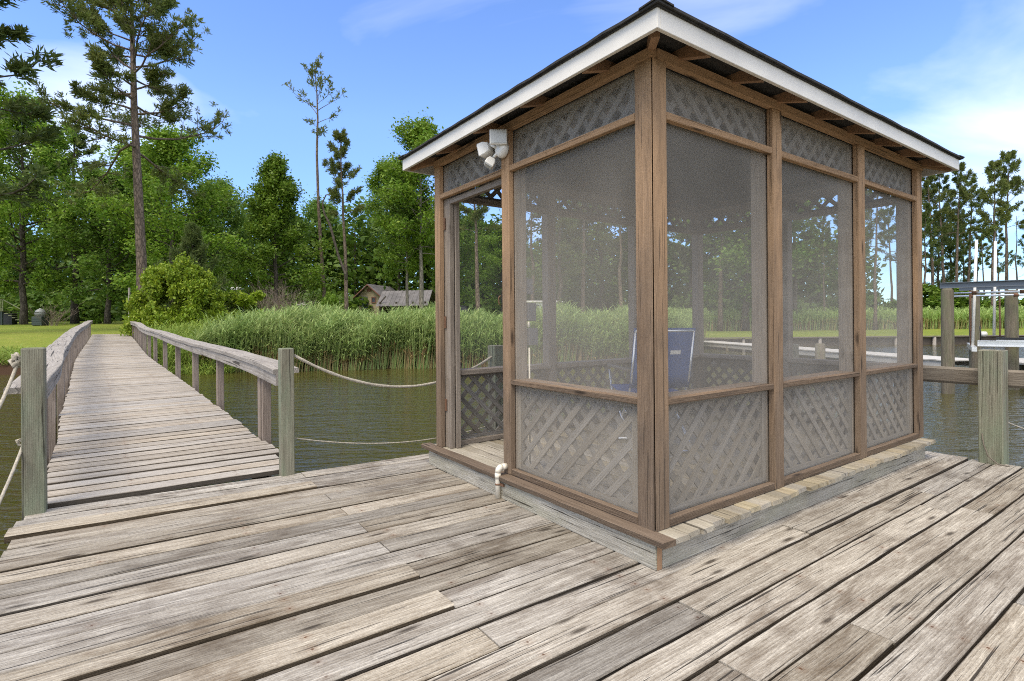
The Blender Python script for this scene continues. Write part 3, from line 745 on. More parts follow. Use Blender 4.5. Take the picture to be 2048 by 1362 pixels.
# ------------------------------------------------------------------ walkway
WK = np.array([(-2.36, 3.72, .026), (-2.7, 4.17, .064), (-3.27, 4.92, .109), (-4.18, 6.03, .152), (-5.55, 7.79, .184), (-8.9, 12.0, .281), (-9.73, 13.07, .292),
               (-11.46, 15.36, .357), (-14.75, 19.76, .486), (-19.2, 25.64, .626)])
WS = np.concatenate([[0], np.cumsum(np.hypot(*np.diff(WK[:, :2], axis=0).T))])
WA = math.radians(37.3); WN = Vector((math.cos(WA), math.sin(WA), 0)); WU = Vector((-math.sin(WA), math.cos(WA), 0))
def wk(s):
    p = Vector((np.interp(s, WS, WK[:, 0]), np.interp(s, WS, WK[:, 1]), np.interp(s, WS, WK[:, 2])))
    return p + WU*min(0, s)
def build_walkway():
    w = thing('pier_walkway', 'grey plank walkway with wooden handrails leading from the deck to the lawn', 'walkway')
    r = random.Random(33); mb = MB(); s = -.10; half = .70
    while s < WS[-1]:
        c = wk(s); dz = r.gauss(0, .0015); th = r.gauss(0, .002); n = WN+WU*th
        # first boards are turned a little towards the deck edge
        k = max(0, 1-s/1.6); n = (n - WU*.06*k).normalized()
        a, b = -half+r.gauss(0, .005), half+r.gauss(0, .005)+(.02 if s < .28 else .075*max(0, 1-(s-.28)/.7))
        pts = [c+n*(a+(b-a)*f)+Vector((0, 0, dz)) for f in np.linspace(0, 1, 6)]
        side = Vector((-n.y, n.x, 0)); mb.plank(pts, side, 1.0*.1425, .036, .0010, .004, ustart=.15, r=r); s += .1465
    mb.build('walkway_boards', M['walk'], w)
    for off in (-.60, 0, .60):
        mb = MB(); pp = [wk(s)+WN*off for s in WS]
        for a, b in zip(pp[:-1], pp[1:]):
            d = b-a; mb.box(a-WN*.02+Vector((0, 0, -.23)), d, WN*.04, (0, 0, .188))
        mb.build('stringer', M['beam'], w)
    rs = np.concatenate([np.arange(.05, WS[-1]-.2, .5), [WS[-1]-.1]])
    for sgn in (-1, 1):
        def hz(s): return .66+.04*max(0, 1-s/1.6) + .010*math.sin(s*.7+sgn)
        s0 = 0.02 if sgn < 0 else .05
        ss = [s0]+[q for q in rs if q > s0+.2]
        mb = MB(); mb.plank([wk(s)+WN*sgn*.765+WN*.012*math.sin(s*.7)+Vector((0, 0, hz(s))) for s in ss], WN, .19, .038, .003, .005, r=r)
        cap = mb.build('handrail', M['rail'], w)
        mb = MB(); mb.plank([wk(s)+WN*sgn*.705+WN*.012*math.sin(s*.7)+Vector((0, 0, hz(s)-.040)) for s in ss], WN, .038, .092, .002, .003, r=r)
        mb.build('side_rail', M['rail'], w)
        s = .85 if sgn > 0 else 1.0
        while s < WS[-1]:
            c = wk(s)+WN*sgn*.765; zb = max(-1.6, tz(c.x, c.y)-.3)
            for k, (o, ww) in enumerate(((0, .09),) if s > 1.2 else ((0, .09), (.13, .04))):
                c2 = c+WU*(o if sgn < 0 else -o)
                mb = MB(); mb.box(Vector((c2.x, c2.y, zb))-WN*.036-WU*ww/2, WN*.072, WU*ww, (0, 0, wk(s).z+hz(s)-.0405-zb)); mb.build('rail_post', M['rpost'], w, .004)
            s += 1.95
    # uprights at the shore end
    for sgn in (-1, 1):
        c = wk(WS[-1]-.05)+WN*sgn*.765; mb = MB(); a = c+Vector((0, 0, .55)); b = c+WU*.45+Vector((0, 0, -.2))
        mb.box(a-WN*.02, WN*.04, (b-a), (0, 0, .09)); mb.build('end_brace', M['rpost'], w)
build_walkway()

def square_post(name, label, px, py_base, half, ztop, m, rot=GA, zb=-2.2, group=None, chamf=.006):
    p = at_z(px, py_base, 0); mb = MB()
    mb.bx(-half, half, -half, half, zb, ztop)
    o = mb.build(name, m, None, chamf); o.location = (p.x, p.y, 0); o.rotation_euler = (0, 0, rot)
    tag(o, label, 'post', group); return p
pL = square_post('mooring_post', 'greenish square timber post with knotted rope, beside the left edge of the deck and walkway', 70, 1024, .052, .965, M['pile'])
pM = square_post('mooring_post', 'pale square timber post at the walkway corner with rope leading towards the gazebo', 574, 947, .046, .915, M['pile'])
pR = square_post('mooring_post', 'thick square timber post on the deck corner to the right of the gazebo', 1987, 924, .073, .852, M['pile'])
def wpost(label, lx, ly, half, ztop):
    p = gl(lx, ly); mb = MB(); mb.bx(-half, half, -half, half, -2.2, ztop)
    o = mb.build('mooring_post', M['pile'], None, .006); o.location = (p.x, p.y, 0); o.rotation_euler = (0, 0, GA); tag(o, label, 'post'); return p
pB = wpost('timber post in the water seen through the gazebo doorway behind its lattice', .92, 2.62, .062, .875)
pC = wpost('timber post standing behind the far corner of the gazebo, seen through the screens', 3.62, 1.28, .07, .84)
mb = MB(); mb.bx(3.545, 3.583, -.62, 2.5, .565, .70)
bp_ = mb.build('bumper_beam', M['beam'], None, .02); bp_.location = GO; bp_.rotation_euler = (0, 0, GA)
tag(bp_, 'horizontal timber beam bolted to the thick post at the right deck edge', 'beam')

def sag(a, b, drop, n=26):
    a, b = Vector(a), Vector(b); return [a.lerp(b, i/n)-Vector((0, 0, drop*4*(i/n)*(1-i/n))) for i in range(n+1)]
def twisted(name, label, pts, r=.011, m='rope'):
    mb = MB(); n = len(pts); mb.tube(pts, [r*(1+.12*math.sin(i*2.1)) for i in range(n)], 8)
    o = mb.build(name, M[m]); tag(o, label, 'rope'); return o
twisted('rope', 'sagging grey rope running from the pale walkway post towards the gazebo', sag(pM+Vector((.05, .02, .86)), pB+Vector((0, 0, .80)), .27), .011)
twisted('rope', 'thin low line stretched over the water from the walkway post towards the gazebo', sag(pM+Vector((.047, .02, .255)), gl(.9, 2.64, .0)+Vector((0, 0, .14)), .10), .0045)
# ropes at the left post: knot, hanging line, and a second line from a lower loop
kz = pL+Vector((-.05, -.02, .90)); mb = MB(); r_ = random.Random(2)
loop = [pL+Vector((-.055, -.03, .90)), pL+Vector((-.085, -.02, .93)), pL+Vector((-.08, .01, .88)), pL+Vector((-.06, -.03, .86)), pL+Vector((-.075, -.04, .91))]
mb.tube(loop, .012, 8)
kn = [kz+Vector((r_.uniform(-.05, .0), r_.uniform(-.05, .01), r_.uniform(-.04, .05))) for _ in range(9)]
mb.tube(kn, .014, 8)
e1 = at_depth(-60, 905, 2.75); mb.tube(sag(kz+Vector((-.02, -.01, -.03)), e1, .05), .009, 8)
o = mb.build('rope', M['rope']); tag(o, 'thick knotted rope tied round the top of the greenish left post', 'rope')
mb = MB(); lz = at_depth(48, 886, 3.12)
mb.tube([lz+Vector((0, 0, .0)), lz+Vector((-.012, -.01, .025)), lz+Vector((-.032, -.01, .02)), lz+Vector((-.03, 0, -.01)), lz+Vector((-.01, 0, -.012))], .008, 8)
mb.tube(sag(lz, at_depth(-60, 1120, 2.6), .03), .008, 8)
o = mb.build('rope', M['rope']); tag(o, 'lower rope hanging from the loop halfway down the greenish left post', 'rope')
mb = MB(); q = pR+Vector((-.09, -.06, 0))
mb.tube([q+Vector((-.004, .05, .22)), q+Vector((-.01, .03, .14)), q+Vector((-.004, .0, .06)), q+Vector((.03, -.04, .012)), q+Vector((.075, -.09, .006))], .0045, 6)
o = mb.build('rope', M['beam']); tag(o, 'short rope end lying against the foot of the thick right post', 'rope')
twisted('rope', 'thin line running from the thick right post out over the water', sag(pR+Vector((.09, .05, .32)), at_depth(2150, 880, 4.4), .03), .006)

# ------------------------------------------------------------------ right bank: bulkhead, far dock, boat lift
def build_right():
    b = thing('bulkhead_wall', 'low dark timber bulkhead holding the far grassy bank at the waterline', 'bulkhead')
    mb = MB(); xs = list(np.arange(9.5, 75, 1.22)); r = random.Random(4)
    for x0, x1 in zip(xs[:-1], xs[1:]):
        p, q = Vector((x0, shore(x0), -1.6)), Vector((x1-.01, shore(x1-.01), -1.6)); d = q-p
        mb.box(p+Vector((0, -.10, 0)), d, (0, .06, 0), (0, 0, 1.50+r.uniform(-.02, .02)))
    mb.build('sheet_planks', M['bulk'], b)
    mb = MB(); p, q = Vector((11.4, shore(11.4)-.16, -.09)), Vector((75, shore(75)-.16, -.09)); mb.box(p, q-p, (0, .22, 0), (0, 0, .06)); mb.build('cap_board', M['beam'], b)
    for x in np.arange(12, 74, 2.4):
        mb = MB(); mb.tube([(x, shore(x)-.24, -2), (x, shore(x)-.24, -.10)], .10, 10); mb.build('bulkhead_pile', M['rail'], b)
    d = thing('far_dock', 'long pale low dock crossing the water behind the gazebo', 'dock')
    A, Bq = Vector((11.4, 36.0, -.22)), Vector((14.1, 16.6, -.22)); u = (Bq-A).normalized(); n = Vector((-u.y, u.x, 0))
    mb = MB(); L = (Bq-A).length; k = 0
    for i in range(int(L/.3)):
        c = A+u*(i*.3+.15); mb.plank([c-n*.7, c, c+n*.7], u, .285, .04, .003, .004)
    mb.build('dock_boards', M['dockwhite'], d)
    for s_ in (-.66, .62):
        mb = MB(); mb.box(A+n*s_+Vector((0, 0, -.24)), u*L, n*.04, (0, 0, .195)); mb.build('dock_rim', M['dockwhite'], d)
    for i in range(7):
        mb = MB(); c = A+u*(1.2+i*L/7)+n*(.6 if i % 2 else -.58); mb.tube([(c.x, c.y, -2), (c.x, c.y, -.27)], .10, 10); mb.build('dock_pile', M['darkpile'], d)
    for px, Y, zt, g_ in ((1640, 15.5, .38, 0), (1512, 19.0, .42, 1)):
        p = at_depth(px, 642, Y); mb = MB(); mb.tube([(0, 0, -2.4), (0, 0, zt-.02), (0, 0, zt)], [.14, .13, .10], 12)
        o = mb.build('dock_piling', M['darkpile']); o.location = (p.x, p.y, 0)
        tag(o, ['round piling beside the pale far dock, the nearer one seen through the screens', 'round piling beside the pale far dock, the farther one seen through the screens'][g_], 'piling')
    d2 = thing('side_dock', 'short pale dock end beside the boat lift at the right edge', 'dock')
    c = at_depth(2062, 727, 12.6); mb = MB()
    for i in range(12): mb.plank([c+Vector((.0+.0*i, i*.15, 0)), c+Vector((1.6, i*.15, 0)), c+Vector((3.4, i*.15, 0))], (0, 1, 0), .142, .04, .003)
    mb.build('dock_boards', M['dockwhite'], d2)
    mb = MB(); mb.box(c+Vector((.02, 0, -.26)), (3.4, 0, 0), (0, .05, 0), (0, 0, .21)); mb.build('dock_rim', M['beam'], d2)
    mb = MB(); mb.box(c+Vector((-.02, -.10, -.22)), (.16, 0, 0), (0, .09, 0), (0, 0, .16)); mb.build('bracket', M['beam'], d2)
    mb = MB(); mb.tube([c+Vector((.5, .8, -2)), c+Vector((.5, .8, -.1))], .13, 10); mb.build('dock_pile', M['darkpile'], d2)
    # boat lift
    l = thing('boat_lift', 'boat lift with four round pilings, grey top beams and a white cradle', 'boat lift')
    A = at_depth(1895, 642, 12.0); B2 = at_depth(1949, 642, 13.9); C2 = at_depth(2023, 642, 12.6)
    dirv = Vector((.78, -.62, 0)).normalized()
    def pile(p, zt, r0):
        mb = MB(); mb.tube([(p.x, p.y, -2.4), (p.x, p.y, -.5), (p.x, p.y, zt-.05), (p.x, p.y, zt)], [r0*1.06, r0*1.04, r0*.96, r0*.9], 14); mb.build('lift_piling', M['darkpile'], l)
    A2 = A+dirv*4.2
    pile(A, 1.75, .122); pile(A2, 1.75, .122); pile(B2, 1.80, .115); pile(C2, 1.74, .125)
    def ibeam(p, q, z0, h, w, m, name):
        p = Vector((p.x, p.y, z0)); q = Vector((q.x, q.y, z0)); dd = q-p; s = Vector((-dd.y, dd.x, 0)).normalized(); mb = MB()
        mb.box(p-s*w/2, dd, s*w, (0, 0, .014)); mb.box(p-s*w/2+Vector((0, 0, h-.014)), dd, s*w, (0, 0, .014)); mb.box(p-s*.006+Vector((0, 0, .0145)), dd, s*.012, (0, 0, h-.029)); return mb.build(name, m, l)
    ibeam(A-dirv*.13, A2+dirv*.2, 1.755, .125, .16, M['steel'], 'top_beam')
    ibeam(B2-dirv*.3, B2+dirv*4.5, 1.80, .125, .16, M['steel'], 'top_beam')
    for off, z in ((.20, 1.64), (1.4, 1.61)):
        p = A+dirv*.1+Vector((.62, .78, 0))*off; q = p+dirv*4
        mb = MB(); mb.tube([(p.x, p.y, z), (q.x, q.y, z)], .022, 8); mb.build('drive_shaft', M['alu'], l)
        for f in (.16, .55):
            c = p.lerp(q, f*.5); c2 = p.lerp(q, f*.5+.02); mb = MB(); mb.tube([(c.x, c.y, z), (c2.x, c2.y, z)], .045, 10); mb.build('cable_drum', M['rust'], l)
    # cradle and bunks
    c0 = at_depth(1955, 687, 12.2); c1 = c0+dirv*3.2; ibeam(Vector((c0.x, c0.y, 0)), Vector((c1.x, c1.y, 0)), c0.z-.06, .13, .13, M['alu'], 'cradle_beam')
    ct = Vector((.62, .78, 0)); e0 = c0-ct*.0; mb = MB(); mb.box(Vector((c0.x, c0.y, c0.z-.16))-dirv*.12-ct*.5, ct*2.6, dirv*.09, (0, 0, .10)); mb.build('cradle_cross', M['alu'], l)
    b0 = c0+dirv*.35+ct*.5; mb = MB(); mb.box(Vector((b0.x, b0.y, c0.z+.075)), dirv*3, ct*.12, (0, 0, .05)); mb.build('bunk', M['black'], l)
    mb = MB(); mb.box(Vector((b0.x, b0.y, c0.z+.015)), dirv*3, ct*.10, (0, 0, .058)); mb.build('bunk_rail', M['alu'], l)
    for (xa, ya), (xb, yb), dep in (((1953, 480), (1945, 698), 12.4), ((1991, 482), (1988, 672), 12.8)):
        p, q = at_depth(xa, ya, dep), at_depth(xb, yb, dep); mb = MB(); mb.tube([q, p], .028, 10); mb.build('guide_post', M['white'], l)
    for (xa, ya), (xb, yb), dep in (((1940, 582), (1942, 700), 12.5), ((1999, 586), (2000, 672), 13.2)):
        mb = MB(); p, q = at_depth(xa, ya, dep), at_depth(xb, yb, dep); mb.tube([p.lerp(q, i/40) for i in range(41)], [.016+.007*(i % 2) for i in range(41)], 6); mb.build('lift_cable', M['rust'], l)
    m = thing('lift_motor', 'small white domed motor unit by the boat lift cradle', 'motor', at_depth(1966, 668, 12.9))
    mb = MB(); mb.tube([(-.05, 0, 0), (-.03, 0, .0), (.06, 0, 0), (.075, 0, 0)], [.03, .06, .06, .03], 12); mb.build('motor_case', M['white'], m)
    mb = MB(); mb.tube([(-.06, 0, -.25), (-.06, 0, .04), (-.08, 0, .2)], .012, 8); mb.build('handle', M['black'], m)
build_right()

# ------------------------------------------------------------------ left bank: barbecue, stair, box; buildings beyond the reeds
def build_left():
    p = at_depth(81, 650, 40); gz = tz(p.x, p.y)
    b = thing('barbecue_grill', 'grey egg shaped barbecue standing on a dark green cabinet on the lawn', 'barbecue', (p.x, p.y, gz))
    mb = MB(); mb.bx(-.38, .38, -.33, .33, .04, .70); mb.build('cabinet', M['greenbox'], b, .02)
    for z in (.16, .33, .50): 
        mb = MB(); mb.bx(-.36, .36, -.345, -.332, z, z+.13); mb.build('drawer', M['greenbox'], b, .004)
    mb = MB(); mb.lathe([(.02, .69), (.22, .70), (.31, .80), (.34, .93), (.33, .97)], sides=22); mb.build('bowl', M['eggs'], b)
    mb = MB(); mb.lathe([(.335, .975), (.33, 1.02), (.27, 1.16), (.15, 1.25), (.07, 1.27), (.065, 1.33), (.001, 1.335)], sides=22); mb.build('lid', M['eggs'], b)
    mb = MB(); mb.tube([(-.16, -.34, 1.0), (-.12, -.40, 1.02), (.12, -.40, 1.02), (.16, -.34, 1.0)], .015, 8); mb.build('handle', M['black'], b)
    for s in (-1, 1):
        mb = MB(); mb.bx(s*.30-.03, s*.30+.03, -.28, .28, 0, .038); mb.build('foot', M['black'], b)
    p = at_depth(10, 650, 44); gz = tz(p.x, p.y)
    s = thing('raised_stair_deck', 'small raised green stained deck with railing and stairs among the trees', 'deck', (p.x, p.y, gz), .15)
    mb = MB()
    for i in range(16): mb.bx(-2.5+i*.2, -2.5+i*.2+.19, -1.2, 1.2, 1.10, 1.15)
    mb.build('platform', M['stairgreen'], s)
    for x in (-2.4, -.8, .55):
        for y in (-1.1, 1.1):
            mb = MB(); mb.bx(x-.06, x+.06, y-.06, y+.06, -.2, 1.09); mb.build('leg', M['greenbox'], s)
    mb = MB(); mb.bx(-2.5, .65, -1.2, -1.12, 1.98, 2.04); mb.bx(-2.5, .65, -1.19, -1.13, 1.25, 1.30)
    for i in range(26): mb.bx(-2.48+i*.125, -2.48+i*.125+.04, -1.18, -1.14, 1.16, 1.97)
    mb.build('railing', M['stairgreen'], s)
    mb = MB()
    for i in range(6): mb.bx(.72+i*.26, .72+i*.26+.26, -1.1, 1.0, 1.10-(i+1)*.17-.04, 1.10-(i+1)*.17)
    mb.build('steps', M['stairgreen'], s)
    mb = MB(); mb.box((.7, -1.2, 2.0), (1.6, 0, -1.0), (0, .07, 0), (0, 0, .06)); mb.build('stair_rail', M['stairgreen'], s)
    mb = MB(); mb.bx(-1.6, .3, .3, .9, .02, 1.0); mb.build('dark_store', M['black'], s)
    p = at_depth(259, 643, 27.5); gz = tz(p.x, p.y)
    u = thing('utility_post', 'thin grey post with a small pale meter box at the end of the walkway', 'post', (p.x, p.y, gz))
    mb = MB(); mb.bx(-.035, .035, -.035, .035, 0, 2.3); mb.build('pole', M['rail'], u)
    mb = MB(); mb.bx(-.11, .10, -.12, -.037, .62, .84); mb.build('meter_box', M['palewall'], u, .01)
build_left()

def gable_house():
    Y = 60.0; k = Y/FPX
    def X(px): return (px-1024)*k
    def Z(py, px=760): return at_depth(px, py, Y).z
    cx = X(739); gz = tz(cx, Y)-.3
    h = thing('tan_shed', 'tan gabled shed with rusty tin roof and blue grey door behind the reeds', 'shed', (cx, Y, 0), math.radians(-14))
    w = 2.62/2; ze = Z(590); za = Z(570); dep = 5.2
    mb = MB(); mb.bx(-w, w, 0, dep, gz, ze); mb.add([(-w, 0, ze), (w, 0, ze), (0, 0, za), (-w, dep, ze), (w, dep, ze), (0, dep, za)], [(0, 1, 2), (3, 5, 4), (0, 2, 5, 3), (1, 4, 5, 2)])
    mb.build('wall', M['tan'], h)
    for s in (-1, 1):
        mb = MB(); a = Vector((0, -.45, za+.06)); b = Vector((s*(w+.45), -.45, ze-.28)); n = 12
        d = b-a
        for i in range(n):
            t0 = (dep+.6)/n; z = .025*(i % 2)
            mb.box(a+Vector((0, i*t0, z)), d, (0, t0*.98, 0), (0, 0, .05))
        mb.build('roof', M['tin'], h)
        mb = MB(); mb.box(a+Vector((0, -.05, -.10)), d, (0, .045, 0), (0, 0, .13)); mb.build('barge_board', M['redtrim'], h)
    mb = MB(); mb.bx(-.95, -.2, -.06, -.004, gz, Z(593)); mb.build('door', M['bluedoor'], h)
    wf = MB(); zz0, zz1 = Z(606), Z(594)
    for b in ((.28, .36, zz0, zz1), (.76, .84, zz0, zz1), (.361, .759, zz0, zz0+.09), (.361, .759, zz1-.09, zz1)): wf.bx(b[0], b[1], -.07, -.004, b[2], b[3])
    wo = wf.build('window', M['redtrim'], h); mb = MB(); mb.bx(.36, .76, -.03, -.005, zz0+.09, zz1-.09); mb.build('pane', M['darkglass'], wo)
    mb = MB(); mb.bx(-.25, .25, -.05, -.004, Z(583), Z(577)); mb.build('vent', M['redtrim'], h)
    # the lower open sided wing with its corrugated roof
    p0 = Vector((w+.1, .4, Z(583))); L = 6.0
    mb = MB()
    for i in range(24): mb.box(p0+Vector((i*L/24, 0, .03*(i % 2))), (L/24*.98, 0, 0), (0.55, -2.6, -1.75), (0, .02, .05))
    mb.build('lean_to_roof', M['tin'], h)
    mb = MB()
    for i in range(24): mb.box(p0+Vector((i*L/24, .01, .03*(i % 2))), (L/24*.98, 0, 0), (0.3, 2.6, -1.6), (0, -.02, .05))
    mb.build('lean_to_roof', M['tin'], h)
    mb = MB(); mb.bx(w+.15, w+L-.2, 1.9, 2.0, gz, Z(597)); mb.build('back_wall', M['bulk'], h)
    for x in (w+.9, w+2.8, w+4.7, w+6.1):
        mb = MB(); mb.bx(x, x+.16, -1.9, -1.74, gz, Z(606)); mb.build('roof_post', M['bark_dark'], h)
    mb = MB(); mb.box((w+.75, -1.85, Z(612)), (.9, 0, .9), (0, .1, 0), (0, 0, .12)); mb.build('brace', M['bark_dark'], h)
gable_house()

def low_building(px0, px1, ytop, Y, label, cat, name, wallm, roofm, dep=4.0, roof_h=.45, rot=.1, win=True):
    k = Y/FPX; cx = ((px0+px1)/2-1024)*k; w = (px1-px0)*k; gz = tz(cx, Y)-.2; zt = at_depth((px0+px1)/2, ytop, Y).z
    b = thing(name, label, cat, (cx, Y, 0), rot)
    mb = MB(); mb.bx(-w/2, w/2, 0, dep, gz, zt-roof_h); mb.build('wall', wallm, b)
    mb = MB(); e = .2; z0 = zt-roof_h; vs = [(-w/2-e, -e, z0), (w/2+e, -e, z0), (w/2+e, dep+e, z0), (-w/2-e, dep+e, z0), (-w/2-e, dep/2, zt), (w/2+e, dep/2, zt)]
    vs += [(-w/2-e, -e, z0+.06), (w/2+e, -e, z0+.06)]
    mb.add(vs, [(0, 3, 2, 1), (0, 1, 7, 6), (6, 7, 5, 4), (2, 3, 4, 5), (0, 6, 4, 3), (1, 2, 5, 7)]); mb.build('roof', roofm, b)
    if win:
        for x in (-w*.22, w*.25):
            mb = MB(); mb.bx(x-.35, x+.35, -.03, -.002, z0-.75, z0-.25); mb.build('window', M['darkglass'], b)
    return b
low_building(600, 690, 602, 62, 'low grey roofed cabin among the trees behind the reeds', 'cabin', 'low_cabin', M['palewall'], M['palewall'], 4, .5)
low_building(1052, 1122, 600, 52, 'white box trailer parked beyond the reeds, seen through the screen', 'trailer', 'white_trailer', M['palewall'], M['white'], 2.4, .22)
low_building(440, 475, 572, 60, 'small pale roofed hut half hidden behind the shrubs', 'hut', 'small_hut', M['palewall'], M['palewall'], 3, .5, .2, False)
def car():
    Y = 56; p = at_depth(900, 640, Y); gz = tz(p.x, Y)
    c = thing('parked_car', 'black car parked beyond the reeds beside the shed', 'car', (p.x, p.y, gz), .08)
    prof = [(-2.15, .45), (-2.2, .75), (-2.05, .98), (-1.2, 1.08), (-.75, 1.62), (-.5, 1.72), (1.1, 1.74), (1.75, 1.62), (2.05, 1.1), (2.15, .9), (2.15, .45)]
    mb = MB(); n = len(prof); vs = [(x, -.85, z) for x, z in prof]+[(x, .85, z) for x, z in prof]
    mb.add(vs, [tuple(range(n)), tuple(range(2*n-1, n-1, -1))]+[(i, i+n, (i+1) % n+n, (i+1) % n) for i in range(n)]); mb.build('body', M['black'], c, .04)
    mb = MB(); mb.add([(-1.05, -.857, 1.12), (-.62, -.857, 1.58), (1.55, -.857, 1.58), (1.85, -.857, 1.12), (-1.05, -.86, 1.12), (-.62, -.86, 1.58), (1.55, -.86, 1.58), (1.85, -.86, 1.12)], [(0, 1, 2, 3), (7, 6, 5, 4), (0, 4, 5, 1), (1, 5, 6, 2), (2, 6, 7, 3), (3, 7, 4, 0)]); mb.build('side_window', M['darkglass'], c)
    for x in (-1.35, 1.4):
        for y in (-.86, .64):
            mb = MB(); mb.tube([(x, y, .34), (x, y+.22, .34)], .34, 18); wh = mb.build('wheel', M['black'], c)
            mb = MB(); mb.tube([(x, y-.01, .34), (x, y+.02, .34)], .2, 14); mb.build('rim', M['alu'], wh)
car()

# ------------------------------------------------------------------ vegetation
def leaf_quads(P, per, spread, size, g, up=.4, asp=.55, flat=1.0):
    n = len(P)*per; c = np.repeat(P, per, 0)+g.normal(0, 1, (n, 3))*np.array([spread, spread, spread*flat])
    nrm = g.normal(0, 1, (n, 3)); nrm[:, 2] = np.abs(nrm[:, 2])+up; nrm /= np.linalg.norm(nrm, axis=1)[:, None]
    a = np.cross(nrm, g.normal(0, 1, (n, 3))); a /= np.linalg.norm(a, axis=1)[:, None]; b = np.cross(nrm, a)
    s = size*g.uniform(.6, 1.35, (n, 1)); a = a*s; b = b*s*asp; dz = nrm*s*.12
    V = np.stack([c-a-dz, c-b+a*.1, c+a-dz, c+b+a*.1], 1).reshape(-1, 3)
    return V, np.arange(len(V)).reshape(-1, 4)
def needle_tufts(P, D, per, length, width, g, cone=.9):
    n = len(P)*per; c = np.repeat(P, per, 0)+g.normal(0, .06, (n, 3)); d = np.repeat(D, per, 0)+g.normal(0, 1, (n, 3))*cone
    d[:, 2] += .25; d /= np.linalg.norm(d, axis=1)[:, None]
    a = np.cross(d, g.normal(0, 1, (n, 3))); a /= np.linalg.norm(a, axis=1)[:, None]
    L = length*g.uniform(.65, 1.25, (n, 1)); a = a*width*g.uniform(.7, 1.3, (n, 1))
    V = np.stack([c-a*.35, c+d*L*.55-a, c+d*L, c+d*L*.55+a], 1).reshape(-1, 3)
    return V, np.arange(len(V)).reshape(-1, 4)
def limb_pts(p, az, el, L, g, droop=0.0, lift=0.0, n=5, wob=.12):
    pts = [np.array(p, float)]; a, e = az, el
    for i in range(n):
        a += g.normal(0, wob); e += g.normal(0, wob*.6)-droop/n+lift*(i/n)/n*2
        d = np.array([math.sin(a)*math.cos(e), math.cos(a)*math.cos(e), math.sin(e)]); pts.append(pts[-1]+d*L/n)
    return pts
def sample(pts, f):
    x = f*(len(pts)-1); i = min(int(x), len(pts)-2); return pts[i]+(pts[i+1]-pts[i])*(x-i), pts[i+1]-pts[i]
def make_tree(name, H_, h0, prof, nl, seed, barkm, leafm, r0, kind, lean=(0, 0), el=(.2, .6), twigs=7, per=12, leaf=.16, spread=.28, droop=0., lift=0., trunk_pts=None, twl=.3, wob=.12, gap=.0, azim=None):
    """returns the root Empty at the origin; children trunk and crown"""
    g = np.random.default_rng(seed); root = bpy.data.objects.new(name, None); COL.objects.link(root); root.empty_display_size = .5
    n = 10; tp = []
    for i in range(n+1):
        f = i/n; tp.append(np.array([lean[0]*f**1.5+g.normal(0, .012*H_*.3) * (0 < i), lean[1]*f+g.normal(0, .012*H_*.3) * (0 < i), H_*f]))
    if trunk_pts is not None: tp = [np.array(q, float) for q in trunk_pts]
    mb = MB(); rad = [r0*(1.25 if i == 0 else 1)*(1-.9*(i/(len(tp)-1))**1.1)+.01 for i in range(len(tp))]
    mb.tube([Vector(q) for q in tp], rad, 10, cap=True)
    P, D = [], []
    for k in range(nl):
        f = h0+(1-h0)*((k+g.uniform(0, .8))/nl)**.92; f = min(f, .985)
        p, _ = sample(tp, f); t = (f-h0)/(1-h0)
        L = prof(t)*H_*g.uniform(.62, 1.15)
        if g.random() < gap: continue
        az = k*2.39996+g.normal(0, .35) if azim is None else azim(k, g); e = el[0]+(el[1]-el[0])*t+g.normal(0, .12)
        lp_ = limb_pts(p, az, e, L, g, droop, lift, wob=wob); rl = max(.012, r0*.34*(1-f)**.5*min(1, L/2.5))
        mb.tube([Vector(q) for q in lp_], [rl*(1-.8*i/5)+.004 for i in range(6)], 5, cap=False)
        for j in range(twigs):
            ff = g.uniform(.32, 1.0) if j else 1.0
            q, d = sample(lp_, min(ff, .999)); d = d/np.linalg.norm(d)
            a2 = math.atan2(d[0], d[1])+g.choice([-1, 1])*g.uniform(.3, 1.2); Lt = L*twl*g.uniform(.4, 1.1)*(1.1-.5*ff)
            tw = limb_pts(q, a2, math.asin(np.clip(d[2], -1, 1))+g.normal(.1, .25), Lt, g, n=3)
            if j % 2 == 0: mb.tube([Vector(z) for z in tw], [rl*.4+.003, rl*.3+.003, rl*.2+.002, .003], 4, cap=False)
            for m_ in (.35, .7, .999) if kind == 'leaf' else (.5, .999):
                z, dz = sample(tw, m_); P.append(z); D.append(dz/np.linalg.norm(dz))
    mb.build('trunk', barkm, root)
    P, D = np.array(P), np.array(D)
    if kind == 'leaf': V, F = leaf_quads(P, per, spread, leaf, g)
    else: V, F = needle_tufts(P, D, per, leaf, spread, g)
    np_mesh('crown', V, F, leafm, root)
    root['H'] = H_
    return root
used = set()
def place(proto, px, Y, height, label, cat='tree', group=None, wide=1.0, rot=0.0, dz=0.0, name=None):
    """stand a tree (the first time the prototype itself, later a copy) with its foot under picture column px at distance Y"""
    o = proto if proto.name not in used else copy_tree(proto); used.add(proto.name)
    p = at_depth(px, CYP, Y); s = height/proto['H']
    o.location = (p.x, Y, tz(p.x, Y)-.15+dz); o.rotation_euler = (0, 0, rot); o.scale = (s*wide, s*wide, s)
    if 'H' in o and o is not proto: del o['H']
    return tag(o, label, cat, group)

